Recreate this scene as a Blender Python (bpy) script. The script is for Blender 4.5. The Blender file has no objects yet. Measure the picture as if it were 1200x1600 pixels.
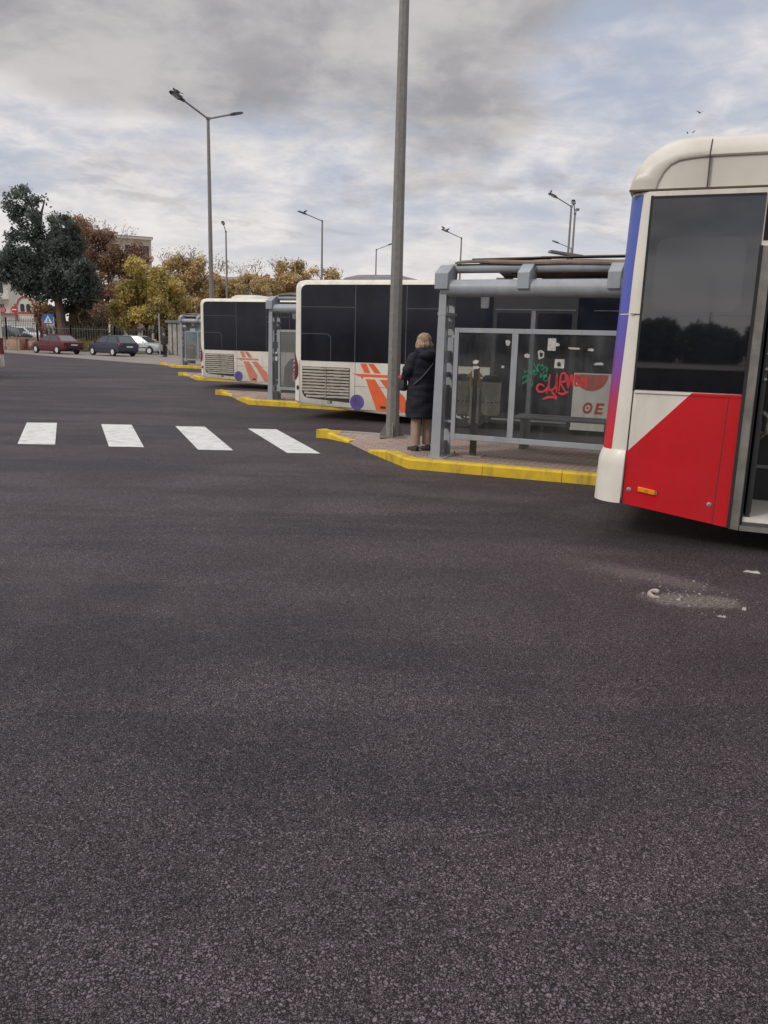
import bpy, math, random
from mathutils import Vector, Matrix, noise as mnoise
R = math.radians
PI = math.pi
rng = random.Random(11)
scene = bpy.context.scene
col = scene.collection

# ------------------------------------------------------------------ camera
PITCH, ROLL, EYE, FPX = 12.15, 1.5, 1.65, 1250.0
cam_d = bpy.data.cameras.new('camera')
cam = bpy.data.objects.new('camera', cam_d)
col.objects.link(cam)
cam_d.sensor_fit = 'VERTICAL'
cam_d.sensor_height = 36.0
cam_d.lens = FPX / 1600.0 * 36.0
cam_d.clip_start = 0.05
cam_d.clip_end = 5000
p_, r_ = R(PITCH), R(ROLL)
fw = Vector((0, math.cos(p_), -math.sin(p_)))
rt = Vector((1, 0, 0))
up = Vector((0, math.sin(p_), math.cos(p_)))
rt2 = math.cos(r_) * rt + math.sin(r_) * up
up2 = -math.sin(r_) * rt + math.cos(r_) * up
cam.matrix_world = Matrix(((rt2.x, up2.x, -fw.x, 0), (rt2.y, up2.y, -fw.y, 0), (rt2.z, up2.z, -fw.z, EYE), (0, 0, 0, 1)))
scene.camera = cam
scene.view_settings.view_transform = 'Standard'
scene.view_settings.look = 'None'
scene.view_settings.exposure = 0.0
scene.view_settings.gamma = 1.0
scene.cycles.max_bounces = 8
scene.cycles.transparent_max_bounces = 12
scene.cycles.use_denoising = True


def at(px, py, Y):
    """world point on the ray through photograph pixel (px, py), at world depth Y"""
    d = rt2 * ((px - 600) / FPX) + up2 * ((800 - py) / FPX) + fw
    t = Y / d.y
    return Vector((d.x * t, d.y * t, EYE + d.z * t))


# ------------------------------------------------------------------ sky and sun
SUN_EL, SUN_AZ = 34.0, 236.0          # azimuth clockwise from +Y: behind and to the left of the camera
world = bpy.data.worlds.new("World")
scene.world = world
world.use_nodes = True
nt = world.node_tree
nt.nodes.clear()


class NT:
    def __init__(s, tree):
        s.t = tree

    def n(s, typ, **kw):
        nd = s.t.nodes.new(typ)
        for k, v in kw.items():
            setattr(nd, k, v)
        return nd

    def link(s, a, b):
        s.t.links.new(a, b)

    def put(s, sock, v):
        if isinstance(v, bpy.types.NodeSocket):
            s.t.links.new(v, sock)
        else:
            sock.default_value = v

    def math(s, op, a, b=0.0, c=0.0, clamp=False):
        nd = s.n('ShaderNodeMath', operation=op)
        nd.use_clamp = clamp
        s.put(nd.inputs[0], a)
        s.put(nd.inputs[1], b)
        s.put(nd.inputs[2], c)
        return nd.outputs[0]

    def smooth(s, v, a, b, o0=0.0, o1=1.0):
        nd = s.n('ShaderNodeMapRange', interpolation_type='SMOOTHSTEP')
        s.put(nd.inputs[0], v)
        nd.inputs[1].default_value = a
        nd.inputs[2].default_value = b
        nd.inputs[3].default_value = o0
        nd.inputs[4].default_value = o1
        return nd.outputs[0]

    def mix(s, f, a, b, blend='MIX'):
        nd = s.n('ShaderNodeMix', data_type='RGBA', blend_type=blend)
        s.put(nd.inputs[0], f)
        for sock, v in ((nd.inputs[6], a), (nd.inputs[7], b)):
            if isinstance(v, bpy.types.NodeSocket):
                s.t.links.new(v, sock)
            else:
                sock.default_value = (*v, 1)
        return nd.outputs[2]

    def noise(s, vec, scale, detail=4.0, rough=0.5, dist=0.0, dim='3D'):
        nd = s.n('ShaderNodeTexNoise', noise_dimensions=dim)
        if vec is not None:
            s.t.links.new(vec, nd.inputs['Vector'])
        nd.inputs['Scale'].default_value = scale
        nd.inputs['Detail'].default_value = detail
        nd.inputs['Roughness'].default_value = rough
        nd.inputs['Distortion'].default_value = dist
        return nd.outputs[0]

    def xyz(s, x, y, z):
        nd = s.n('ShaderNodeCombineXYZ')
        s.put(nd.inputs[0], x)
        s.put(nd.inputs[1], y)
        s.put(nd.inputs[2], z)
        return nd.outputs[0]


W = NT(nt)
SKYS = 0.1
tc = W.n('ShaderNodeTexCoord')
sep = W.n('ShaderNodeSeparateXYZ')
W.link(tc.outputs['Generated'], sep.inputs[0])
dx, dy, dz = sep.outputs
zp = W.math('ADD', W.math('MAXIMUM', dz, 0.0), 0.20)
cx, cy = W.math('DIVIDE', dx, zp), W.math('DIVIDE', dy, zp)
sky = W.n('ShaderNodeTexSky', sky_type='NISHITA')
sky.sun_disc = False
sky.sun_elevation = R(SUN_EL)
sky.sun_rotation = R(SUN_AZ)
sky.air_density = 1.0
sky.dust_density = 2.0
kk = 1.0 / SKYS
G = lambda r, g, b_: (r * kk, g * kk, b_ * kk)
n_big = W.noise(W.xyz(cx, cy, 5.3), 1.35, 10, 0.55, 0.25)
n_mid = W.noise(W.xyz(cx, cy, 3.7), 1.9, 9, 0.56, 0.35)
n_str = W.noise(W.xyz(W.math('MULTIPLY', cx, 0.55), W.math('MULTIPLY', cy, 1.25), 9.1), 1.7, 7, 0.5, 0.5)
n_fin = W.noise(W.xyz(cx, cy, 14.2), 7.0, 8, 0.6, 0.3)
# thin veil of white cloud with pale blue showing through
veil_n = W.math('ADD', W.math('ADD', W.math('MULTIPLY', n_mid, 0.5), W.math('MULTIPLY', n_str, 0.38)), W.math('MULTIPLY', n_fin, 0.12))
veil = W.smooth(veil_n, 0.385, 0.575)
blue = W.mix(0.88, sky.outputs[0], G(0.445, 0.495, 0.61))
cl_hi = W.mix(W.smooth(n_fin, 0.3, 0.7), G(0.66, 0.645, 0.665), G(0.87, 0.825, 0.80))
c1 = W.mix(W.math('MULTIPLY', veil, 0.95), blue, cl_hi)
# pale warm band close to the horizon
hz = W.smooth(dz, 0.20, 0.02)
c2 = W.mix(W.math('MULTIPLY', hz, 0.75), c1, G(0.85, 0.805, 0.775))
# heavy grey cloud bank higher up, its lower edge ragged
bx = W.smooth(dx, 0.08, 0.24, 0.0, 0.11)
bank_in = W.math('SUBTRACT', W.math('ADD', dz, W.math('MULTIPLY', W.math('SUBTRACT', n_big, 0.5), 0.30)), bx)
bank_in = W.math('ADD', bank_in, W.math('MULTIPLY', W.math('SUBTRACT', n_fin, 0.5), 0.07))
bank_in = W.math('ADD', bank_in, W.smooth(dy, -0.1, -0.6, 0.0, 0.10))      # the bank hangs lower behind the camera
bank = W.smooth(bank_in, 0.195, 0.270)
fade = W.smooth(dz, 0.75, 0.45)
thick = W.smooth(W.math('ADD', W.math('MULTIPLY', n_mid, 0.7), W.math('MULTIPLY', n_fin, 0.3)), 0.40, 0.62)
dark = W.mix(thick, G(0.33, 0.32, 0.33), G(0.55, 0.525, 0.52))
c3 = W.mix(W.math('MULTIPLY', W.math('MULTIPLY', bank, fade), 0.88), c2, dark)
# low broken grey shreds
n_sh = W.noise(W.xyz(cx, W.math('MULTIPLY', cy, 1.1), 21.3), 2.3, 9, 0.62, 0.4)
shred = W.math('MULTIPLY', W.smooth(n_sh, 0.53, 0.68), W.smooth(dz, 0.05, 0.12))
c4 = W.mix(W.math('MULTIPLY', shred, 0.5), c3, G(0.41, 0.385, 0.385))
bright = W.smooth(dz, 0.45, 0.85, 1.0, 1.75)
vm = W.n('ShaderNodeVectorMath', operation='SCALE')
W.link(c4, vm.inputs[0])
W.link(bright, vm.inputs['Scale'])
bg = W.n('ShaderNodeBackground')
W.link(vm.outputs[0], bg.inputs[0])
bg.inputs[1].default_value = SKYS
wo = W.n('ShaderNodeOutputWorld')
W.link(bg.outputs[0], wo.inputs[0])

sun_d = bpy.data.lights.new('sun', 'SUN')
sun_d.energy = 1.5
sun_d.angle = R(14)
sun_d.color = (1.0, 0.95, 0.88)
sun = bpy.data.objects.new('sun', sun_d)
col.objects.link(sun)
a_ = R(SUN_AZ)
sv = Vector((math.sin(a_) * math.cos(R(SUN_EL)), math.cos(a_) * math.cos(R(SUN_EL)), math.sin(R(SUN_EL))))
sun.rotation_euler = sv.to_track_quat('Z', 'Y').to_euler()
sun.location = (-20, -20, 30)


# ------------------------------------------------------------------ materials
MATS = {}


def mat(name, rgb, rough=0.6, metal=0.0, var=0.12, vscale=6.0, bump=0.0, bscale=40.0, spec=0.5, dirt=None, coat=0.0, island=0.0):
    if name in MATS:
        return MATS[name]
    m = bpy.data.materials.new(name)
    m.use_nodes = True
    t = NT(m.node_tree)
    b = m.node_tree.nodes['Principled BSDF']
    tcn = t.n('ShaderNodeTexCoord')
    ob = tcn.outputs['Object']
    c = (*rgb, 1)
    nz = t.noise(ob, vscale, 6, 0.6)
    lo = tuple(v * (1 - var) for v in rgb)
    hi = tuple(min(1, v * (1 + var)) for v in rgb)
    cc = t.mix(t.smooth(nz, 0.3, 0.7), lo, hi)
    if island:
        g = t.n('ShaderNodeNewGeometry')
        f = t.math('MULTIPLY_ADD', g.outputs['Random Per Island'], 2 * island, 1 - island)
        vmn = t.n('ShaderNodeVectorMath', operation='SCALE')
        t.link(cc, vmn.inputs[0])
        t.link(f, vmn.inputs['Scale'])
        cc = vmn.outputs[0]
    if dirt:
        drgb, amt, sc = dirt
        mp = t.n('ShaderNodeMapping')
        t.link(ob, mp.inputs[0])
        mp.inputs['Scale'].default_value = (1, 1, 0.35)
        dn = t.noise(mp.outputs[0], sc, 8, 0.65, 0.4)
        cc = t.mix(t.math('MULTIPLY', t.smooth(dn, 0.45, 0.75), amt), cc, drgb)
    t.link(cc, b.inputs['Base Color'])
    b.inputs['Roughness'].default_value = rough
    b.inputs['Metallic'].default_value = metal
    b.inputs['Specular IOR Level'].default_value = spec
    b.inputs['Coat Weight'].default_value = coat
    b.inputs['Coat Roughness'].default_value = 0.08
    rn = t.noise(ob, vscale * 2.3, 5, 0.6)
    t.link(t.math('ADD', t.math('MULTIPLY', rn, 0.2), rough - 0.1, clamp=True), b.inputs['Roughness'])
    if bump:
        bn = t.n('ShaderNodeBump')
        bn.inputs['Strength'].default_value = bump
        bn.inputs['Distance'].default_value = 0.01
        t.link(t.noise(ob, bscale, 5, 0.6), bn.inputs['Height'])
        t.link(bn.outputs[0], b.inputs['Normal'])
    MATS[name] = m
    return m


M_white = mat('bus white paint', (0.74, 0.70, 0.62), 0.42, var=0.05, vscale=1.5, dirt=((0.40, 0.35, 0.28), 0.42, 3.0), coat=0.06)
M_white2 = mat('roof cover paint', (0.68, 0.64, 0.56), 0.4, var=0.06, vscale=1.5, dirt=((0.40, 0.36, 0.29), 0.35, 2.0))
M_red = mat('bus red paint', (0.56, 0.008, 0.014), 0.34, var=0.06, vscale=2.0, dirt=((0.45, 0.03, 0.035), 0.3, 2.5), coat=0.12)
M_orange = mat('orange livery', (0.78, 0.13, 0.035), 0.35, var=0.06)
M_orange_f = mat('faded livery', (0.60, 0.20, 0.12), 0.5, var=0.12, dirt=((0.5, 0.36, 0.3), 0.4, 3))
M_purple = mat('purple livery ball', (0.105, 0.078, 0.26), 0.35, var=0.3, vscale=5)
M_seam = mat('panel seam', (0.03, 0.028, 0.026), 0.7)
M_seam_g = mat('glass seam', (0.10, 0.105, 0.125), 0.4)
M_glass_b = mat('tinted bus glass', (0.012, 0.013, 0.018), 0.1, var=0.3, vscale=1.0, spec=0.6)
MATS['tinted bus glass'].node_tree.nodes['Principled BSDF'].inputs['Roughness'].default_value = 0.025
MATS['tinted bus glass'].node_tree.nodes['Principled BSDF'].inputs['IOR'].default_value = 1.88
for l in list(M_glass_b.node_tree.links):
    if l.to_socket.name == 'Roughness':
        M_glass_b.node_tree.links.remove(l)
M_band = mat('black glass band', (0.008, 0.008, 0.011), 0.12, var=0.2, spec=0.3)
M_glass_i = M_glass_b.copy()
M_glass_i.name = 'tinted inner pane'
M_glass_i.node_tree.nodes['Principled BSDF'].inputs['IOR'].default_value = 1.97
M_glass_i.node_tree.nodes['Principled BSDF'].inputs['Roughness'].default_value = 0.06
M_glass_n = mat('dusty bus glass', (0.010, 0.011, 0.019), 0.13, var=0.4, vscale=1.2, spec=0.32)
M_rubber = mat('black rubber', (0.02, 0.02, 0.02), 0.75)
M_black = mat('dark trim', (0.022, 0.022, 0.024), 0.55)
M_grille = mat('grille slat', (0.30, 0.27, 0.22), 0.55, var=0.15, dirt=((0.14, 0.12, 0.09), 0.6, 5))
M_tail = mat('tail lamp red', (0.15, 0.008, 0.016), 0.2, coat=0.4)
M_lens = mat('clear lens', (0.75, 0.62, 0.6), 0.2, coat=0.5)
M_amber = mat('amber reflector', (0.85, 0.26, 0.01), 0.25, coat=0.5)
M_steel = mat('brushed steel', (0.55, 0.53, 0.50), 0.35, 0.8, var=0.15)
M_alu = mat('door frame aluminium', (0.27, 0.25, 0.225), 0.42, 0.45, var=0.2, dirt=((0.1, 0.09, 0.08), 0.5, 4))
M_galv = mat('galvanised steel', (0.225, 0.215, 0.20), 0.55, 0.25, var=0.12, vscale=14, bump=0.12, bscale=70, dirt=((0.17, 0.16, 0.145), 0.35, 9))
M_lamp = mat('lamp head', (0.05, 0.05, 0.06), 0.5)
M_grey = mat('shelter grey paint', (0.315, 0.335, 0.365), 0.45, var=0.08, vscale=3, dirt=((0.17, 0.165, 0.16), 0.45, 4))
M_greyd = mat('shelter dark grey', (0.17, 0.17, 0.185), 0.5, var=0.15, dirt=((0.10, 0.09, 0.08), 0.5, 4))
M_roofb = mat('shelter roof sheet', (0.14, 0.098, 0.07), 0.6, var=0.3, vscale=2.5, dirt=((0.30, 0.22, 0.13), 0.6, 3))
M_bin = mat('bin steel', (0.78, 0.74, 0.60), 0.45, 0.1, var=0.2, vscale=9, dirt=((0.2, 0.185, 0.14), 0.5, 6))
M_post = mat('rusty post', (0.14, 0.115, 0.095), 0.65, 0.2, var=0.3, vscale=12, dirt=((0.16, 0.075, 0.04), 0.5, 7))
M_arrow = mat('orange arrow paint', (0.85, 0.40, 0.05), 0.5)
M_paper = mat('torn paper', (0.47, 0.46, 0.44), 0.8, var=0.25, vscale=25)
M_sgreen = mat('green spray paint', (0.01, 0.27, 0.15), 0.5)
M_sred = mat('red spray paint', (0.52, 0.03, 0.035), 0.5)
M_coatn = mat('navy quilted coat', (0.013, 0.013, 0.022), 0.72, var=0.2, vscale=14, spec=0.3)
M_trou = mat('beige trousers', (0.33, 0.24, 0.185), 0.8, var=0.12, vscale=10, bump=0.2, bscale=40)
M_hair = mat('blonde hair', (0.40, 0.28, 0.175), 0.5, var=0.5, vscale=30, bump=0.6, bscale=60, dirt=((0.13, 0.07, 0.04), 0.7, 18))
M_hairroot = mat('dark hair', (0.05, 0.035, 0.025), 0.55, var=0.3)
M_skin = mat('skin', (0.55, 0.33, 0.24), 0.5, var=0.05)
M_shoe = mat('dark shoe', (0.025, 0.022, 0.024), 0.4)
M_bag = mat('black bag', (0.012, 0.012, 0.013), 0.5)
M_redc = mat('red cloth', (0.5, 0.03, 0.04), 0.7)
M_dark = mat('dark clothes', (0.022, 0.022, 0.026), 0.8, var=0.25)
M_bark = mat('bark', (0.09, 0.065, 0.05), 0.9, var=0.35, vscale=3)
M_twig = mat('pale twig', (0.17, 0.14, 0.12), 0.9, var=0.2)
M_conc = mat('concrete', (0.33, 0.31, 0.285), 0.85, var=0.18, vscale=2.5, bump=0.2, dirt=((0.18, 0.165, 0.15), 0.5, 2))
M_plaster = mat('white plaster', (0.66, 0.63, 0.57), 0.85, var=0.08)
M_terra = mat('terracotta trim', (0.32, 0.11, 0.085), 0.85, var=0.15)
M_apart = mat('apartment plaster', (0.64, 0.56, 0.48), 0.85, var=0.12, vscale=0.6)
M_window = mat('dark window', (0.03, 0.032, 0.038), 0.2, var=0.3)
M_fence = mat('fence steel', (0.10, 0.10, 0.095), 0.6)
M_blue = mat('sign blue', (0.015, 0.17, 0.50), 0.4)
M_signw = mat('sign white', (0.75, 0.75, 0.75), 0.4, var=0.03)
M_signr = mat('sign red', (0.55, 0.02, 0.03), 0.4)
M_chrome = mat('alloy rim', (0.62, 0.62, 0.63), 0.4, 0.15)
M_carglass = mat('car glass', (0.06, 0.075, 0.085), 0.08, var=0.2, spec=0.8)
M_plate = mat('number plate', (0.6, 0.6, 0.58), 0.5)
M_cem = mat('stone lump', (0.42, 0.35, 0.31), 0.9, var=0.2, vscale=20)
M_wallbase = mat('low wall stone', (0.40, 0.27, 0.19), 0.85, var=0.2, vscale=2)


def foliage(name, rgb, var=0.5, isl=0.55):
    m = mat(name, rgb, 0.7, var=var, vscale=0.45, island=isl)
    t = NT(m.node_tree)
    b = m.node_tree.nodes['Principled BSDF']
    src = b.inputs['Base Color'].links[0].from_socket
    tl_ = t.n('ShaderNodeBsdfTranslucent')
    t.link(src, tl_.inputs[0])
    mx = t.n('ShaderNodeMixShader')
    mx.inputs[0].default_value = 0.42
    t.link(b.outputs[0], mx.inputs[1])
    t.link(tl_.outputs[0], mx.inputs[2])
    t.link(mx.outputs[0], m.node_tree.nodes['Material Output'].inputs[0])
    return m


M_pine = foliage('pine needles', (0.118, 0.142, 0.122), 0.45)
M_yel = foliage('yellow leaves', (0.50, 0.405, 0.14), 0.35)
M_gold = foliage('gold leaves', (0.54, 0.41, 0.21), 0.4)
M_brown = foliage('brown leaves', (0.33, 0.205, 0.14), 0.4)
M_oran = foliage('orange leaves', (0.26, 0.13, 0.035), 0.4)
M_pale = foliage('pale dry leaves', (0.46, 0.36, 0.24), 0.3)
M_bush = foliage('bush leaves', (0.075, 0.085, 0.035), 0.5)
M_bushb = foliage('dry bush leaves', (0.13, 0.10, 0.06), 0.5)
M_grass = foliage('grass blades', (0.30, 0.28, 0.06), 0.4)


def asphalt():
    m = bpy.data.materials.new('asphalt')
    m.use_nodes = True
    t = NT(m.node_tree)
    b = m.node_tree.nodes['Principled BSDF']
    ob = t.n('ShaderNodeTexCoord').outputs['Object']
    sp = t.n('ShaderNodeSeparateXYZ')
    t.link(ob, sp.inputs[0])
    X, Y = sp.outputs[0], sp.outputs[1]
    # warp the coordinates a little so the aggregate is irregular
    wn = t.n('ShaderNodeTexNoise')
    t.link(ob, wn.inputs['Vector'])
    wn.inputs['Scale'].default_value = 85
    vadd = t.n('ShaderNodeVectorMath', operation='MULTIPLY_ADD')
    t.link(wn.outputs['Color'], vadd.inputs[0])
    vadd.inputs[1].default_value = (0.027, 0.027, 0.027)
    t.link(ob, vadd.inputs[2])
    vo = t.n('ShaderNodeTexVoronoi', feature='F1')
    t.link(vadd.outputs[0], vo.inputs['Vector'])
    vo.inputs['Scale'].default_value = 84
    ve = t.n('ShaderNodeTexVoronoi', feature='DISTANCE_TO_EDGE')
    t.link(vadd.outputs[0], ve.inputs['Vector'])
    ve.inputs['Scale'].default_value = 84
    vs = t.n('ShaderNodeSeparateColor')
    t.link(vo.outputs['Color'], vs.inputs[0])
    stone = vs.outputs[0]
    v2 = t.n('ShaderNodeTexVoronoi', feature='F1')
    t.link(vadd.outputs[0], v2.inputs['Vector'])
    v2.inputs['Scale'].default_value = 230
    big = t.noise(ob, 0.42, 6, 0.6, 0.6)
    # long drive tracks
    mp = t.n('ShaderNodeMapping')
    t.link(ob, mp.inputs[0])
    mp.inputs['Rotation'].default_value = (0, 0, R(22))
    mp.inputs['Scale'].default_value = (0.22, 0.95, 1)
    track = t.noise(mp.outputs[0], 1.0, 5, 0.55, 0.4)
    mid = t.noise(ob, 2.6, 6, 0.65)
    base = t.mix(t.smooth(big, 0.32, 0.68), (0.118, 0.092, 0.104), (0.215, 0.172, 0.190))
    base = t.mix(t.math('MULTIPLY', t.smooth(track, 0.44, 0.62), 0.8), base, (0.088, 0.071, 0.084))
    mp2 = t.n('ShaderNodeMapping')
    t.link(ob, mp2.inputs[0])
    mp2.inputs['Rotation'].default_value = (0, 0, R(-28))
    mp2.inputs['Location'].default_value = (4.0, 1.5, 7.0)
    mp2.inputs['Scale'].default_value = (0.20, 0.75, 1)
    dust = t.noise(mp2.outputs[0], 1.0, 7, 0.62, 0.6)
    base = t.mix(t.math('MULTIPLY', t.smooth(dust, 0.52, 0.70), 0.55), base, (0.255, 0.208, 0.203))
    base = t.mix(t.math('MULTIPLY', t.smooth(mid, 0.5, 0.75), 0.4), base, (0.245, 0.198, 0.202))
    grn = t.noise(ob, 260, 3, 0.6)
    gap = t.smooth(t.math('ADD', ve.outputs['Distance'], t.math('MULTIPLY', t.math('SUBTRACT', grn, 0.5), 0.20)), 0.04, 0.26, 0.10, 1.0)
    e2 = t.n('ShaderNodeTexVoronoi', feature='DISTANCE_TO_EDGE')
    t.link(vadd.outputs[0], e2.inputs['Vector'])
    e2.inputs['Scale'].default_value = 150
    gap2 = t.smooth(e2.outputs['Distance'], 0.03, 0.25, 0.04, 1.0)
    sel = t.smooth(t.noise(ob, 22, 3, 0.6), 0.52, 0.60)
    gap = t.math('ADD', t.math('MULTIPLY', gap, t.math('SUBTRACT', 1.0, sel)), t.math('MULTIPLY', gap2, sel))
    f = t.math('MULTIPLY', t.math('MULTIPLY_ADD', stone, 0.62, 0.58), t.math('MULTIPLY_ADD', grn, 0.5, 0.75))
    f = t.math('MULTIPLY', f, gap)
    sc = t.n('ShaderNodeVectorMath', operation='SCALE')
    t.link(base, sc.inputs[0])
    t.link(f, sc.inputs['Scale'])
    c = sc.outputs[0]
    # stray pale grit
    grit = t.n('ShaderNodeTexVoronoi', feature='F1')
    t.link(ob, grit.inputs['Vector'])
    grit.inputs['Scale'].default_value = 9.0
    gs = t.n('ShaderNodeSeparateColor')
    t.link(grit.outputs['Color'], gs.inputs[0])
    gm = t.math('MULTIPLY', t.smooth(grit.outputs['Distance'], 0.075, 0.035), t.smooth(gs.outputs[1], 0.80, 0.86))
    c = t.mix(t.math('MULTIPLY', gm, 0.5), c, (0.24, 0.21, 0.18))

    def blob(cx_, cy_, rx, ry, ang, wob=0.55, sc_=3.0):
        ca, sa = math.cos(ang), math.sin(ang)
        ux = t.math('ADD', t.math('MULTIPLY', t.math('SUBTRACT', X, cx_), ca / rx), t.math('MULTIPLY', t.math('SUBTRACT', Y, cy_), sa / rx))
        uy = t.math('ADD', t.math('MULTIPLY', t.math('SUBTRACT', X, cx_), -sa / ry), t.math('MULTIPLY', t.math('SUBTRACT', Y, cy_), ca / ry))
        d = t.math('SQRT', t.math('ADD', t.math('MULTIPLY', ux, ux), t.math('MULTIPLY', uy, uy)))
        nn = t.noise(ob, sc_, 7, 0.65, 0.5)
        return t.math('ADD', d, t.math('MULTIPLY', t.math('SUBTRACT', nn, 0.5), wob * 2))
    # spilt cement beside the near bus, its dusty trails, and bus shade painted dark
    fine = t.noise(ob, 42, 6, 0.75)
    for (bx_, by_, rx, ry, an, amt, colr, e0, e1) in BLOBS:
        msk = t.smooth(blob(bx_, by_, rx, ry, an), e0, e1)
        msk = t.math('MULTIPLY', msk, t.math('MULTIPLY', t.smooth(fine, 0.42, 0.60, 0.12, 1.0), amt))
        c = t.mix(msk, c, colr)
    t.link(c, b.inputs['Base Color'])
    b.inputs['Sheen Weight'].default_value = 0.04
    b.inputs['Sheen Tint'].default_value = (1.0, 0.9, 0.93, 1)
    b.inputs['Roughness'].default_value = 0.6
    t.link(t.math('MULTIPLY_ADD', gap, 0.30, 0.10), b.inputs['Specular IOR Level'])
    h = t.math('ADD', t.math('MULTIPLY', t.smooth(ve.outputs['Distance'], 0.0, 0.30), 0.8), t.math('MULTIPLY', stone, 0.5))
    h = t.math('ADD', h, t.math('MULTIPLY', v2.outputs['Distance'], 0.25))
    bn = t.n('ShaderNodeBump')
    bn.inputs['Strength'].default_value = 0.6
    bn.inputs['Distance'].default_value = 0.006
    t.link(h, bn.inputs['Height'])
    t.link(bn.outputs[0], b.inputs['Normal'])
    return m


def gpt(px, py, z=0.0):
    d = rt2 * ((px - 600) / FPX) + up2 * ((800 - py) / FPX) + fw
    t = (z - EYE) / d.z
    return Vector((d.x * t, d.y * t, z))


_a, _b, _c, _d = gpt(1078, 938), gpt(985, 895), gpt(690, 770), gpt(1040, 905)
CEM, DUST = (0.285, 0.25, 0.215), (0.19, 0.16, 0.145)
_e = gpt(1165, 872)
BLOBS = [(_e.x + 0.5, _e.y + 0.2, 1.7, 0.75, R(-20.5), 0.5, (0.028, 0.024, 0.028), 1.2, 0.35),  # shadow of the near bus, painted dark into the asphalt colour
         (_a.x, _a.y, 0.38, 0.19, R(-8), 0.95, CEM, 1.05, 0.55),
         (_d.x, _d.y, 0.55, 0.15, R(-35), 0.75, DUST, 1.1, 0.4),
         (_b.x, _b.y, 0.7, 0.22, R(-38), 0.45, DUST, 1.2, 0.4),
         (_c.x, _c.y, 1.5, 0.35, R(-20), 0.35, DUST, 1.2, 0.3),
         (_c.x - 0.05, _c.y + 0.15, 0.28, 0.22, R(-20), 0.7, (0.022, 0.02, 0.02), 1.1, 0.6)]
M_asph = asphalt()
M_road2 = mat('pale worn road', (0.25, 0.215, 0.195), 0.85, var=0.12, vscale=0.4, bump=0.2, bscale=30)
M_ground = mat('bare ground', (0.24, 0.205, 0.18), 0.9, var=0.2, vscale=0.15, bump=0.2, bscale=10)
M_paint = mat('white road paint', (0.70, 0.69, 0.67), 0.65, var=0.05, vscale=4, bump=0.3, bscale=70, dirt=((0.26, 0.24, 0.235), 0.6, 5))
M_kerb = mat('yellow kerb paint', (0.68, 0.46, 0.022), 0.55, var=0.1, vscale=5, bump=0.25, bscale=30, dirt=((0.22, 0.165, 0.06), 0.8, 3.5))


def paver():
    m = bpy.data.materials.new('brick paving')
    m.use_nodes = True
    t = NT(m.node_tree)
    b = m.node_tree.nodes['Principled BSDF']
    ob = t.n('ShaderNodeTexCoord').outputs['Object']
    mp = t.n('ShaderNodeMapping')
    t.link(ob, mp.inputs[0])
    mp.inputs['Rotation'].default_value = (0, 0, R(24))
    br = t.n('ShaderNodeTexBrick')
    t.link(mp.outputs[0], br.inputs['Vector'])
    br.inputs['Scale'].default_value = 1.0
    br.inputs['Brick Width'].default_value = 0.2
    br.inputs['Row Height'].default_value = 0.1
    br.inputs['Mortar Size'].default_value = 0.006
    br.inputs['Color1'].default_value = (0.38, 0.27, 0.22, 1)
    br.inputs['Color2'].default_value = (0.31, 0.23, 0.195, 1)
    br.inputs['Mortar'].default_value = (0.10, 0.085, 0.075, 1)
    nn = t.noise(ob, 1.6, 7, 0.65, 0.5)
    c = t.mix(t.math('MULTIPLY', t.smooth(nn, 0.45, 0.75), 0.5), br.outputs[0], (0.37, 0.325, 0.285))
    c = t.mix(t.math('MULTIPLY', t.smooth(t.noise(ob, 0.9, 6, 0.6), 0.52, 0.7), 0.5), c, (0.13, 0.11, 0.095))
    t.link(c, b.inputs['Base Color'])
    b.inputs['Roughness'].default_value = 0.85
    bn = t.n('ShaderNodeBump')
    bn.inputs['Strength'].default_value = 0.5
    bn.inputs['Distance'].default_value = 0.006
    t.link(t.math('SUBTRACT', 1.0, br.outputs['Fac']), bn.inputs['Height'])
    t.link(bn.outputs[0], b.inputs['Normal'])
    return m


M_paver = paver()


def glass_panel(extra=0.03):
    m = bpy.data.materials.new('grimy shelter glass')
    m.use_nodes = True
    t = NT(m.node_tree)
    m.node_tree.nodes.remove(m.node_tree.nodes['Principled BSDF'])
    out = m.node_tree.nodes['Material Output']
    ob = t.n('ShaderNodeTexCoord').outputs['Object']
    mp = t.n('ShaderNodeMapping')
    t.link(ob, mp.inputs[0])
    mp.inputs['Scale'].default_value = (7, 7, 1.1)
    streak = t.noise(mp.outputs[0], 2.0, 6, 0.65, 0.3)
    cloud = t.noise(ob, 2.2, 5, 0.6)
    tr = t.n('ShaderNodeBsdfTransparent')
    tr.inputs[0].default_value = (0.78, 0.80, 0.80, 1)
    df = t.n('ShaderNodeBsdfDiffuse')
    df.inputs[0].default_value = (0.30, 0.31, 0.30, 1)
    gl = t.n('ShaderNodeBsdfGlossy')
    gl.inputs['Roughness'].default_value = 0.05
    m1 = t.n('ShaderNodeMixShader')
    dirt = t.math('MULTIPLY', t.math('ADD', t.smooth(streak, 0.45, 0.85), t.smooth(cloud, 0.4, 0.8)), 0.13)
    t.link(t.math('ADD', dirt, extra), m1.inputs[0])
    t.link(tr.outputs[0], m1.inputs[1])
    t.link(df.outputs[0], m1.inputs[2])
    fr = t.n('ShaderNodeFresnel')
    fr.inputs[0].default_value = 1.5
    m2 = t.n('ShaderNodeMixShader')
    t.link(fr.outputs[0], m2.inputs[0])
    t.link(m1.outputs[0], m2.inputs[1])
    t.link(gl.outputs[0], m2.inputs[2])
    t.link(m2.outputs[0], out.inputs[0])
    return m


M_sglass = glass_panel()
M_sglass2 = glass_panel(0.30)


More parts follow.
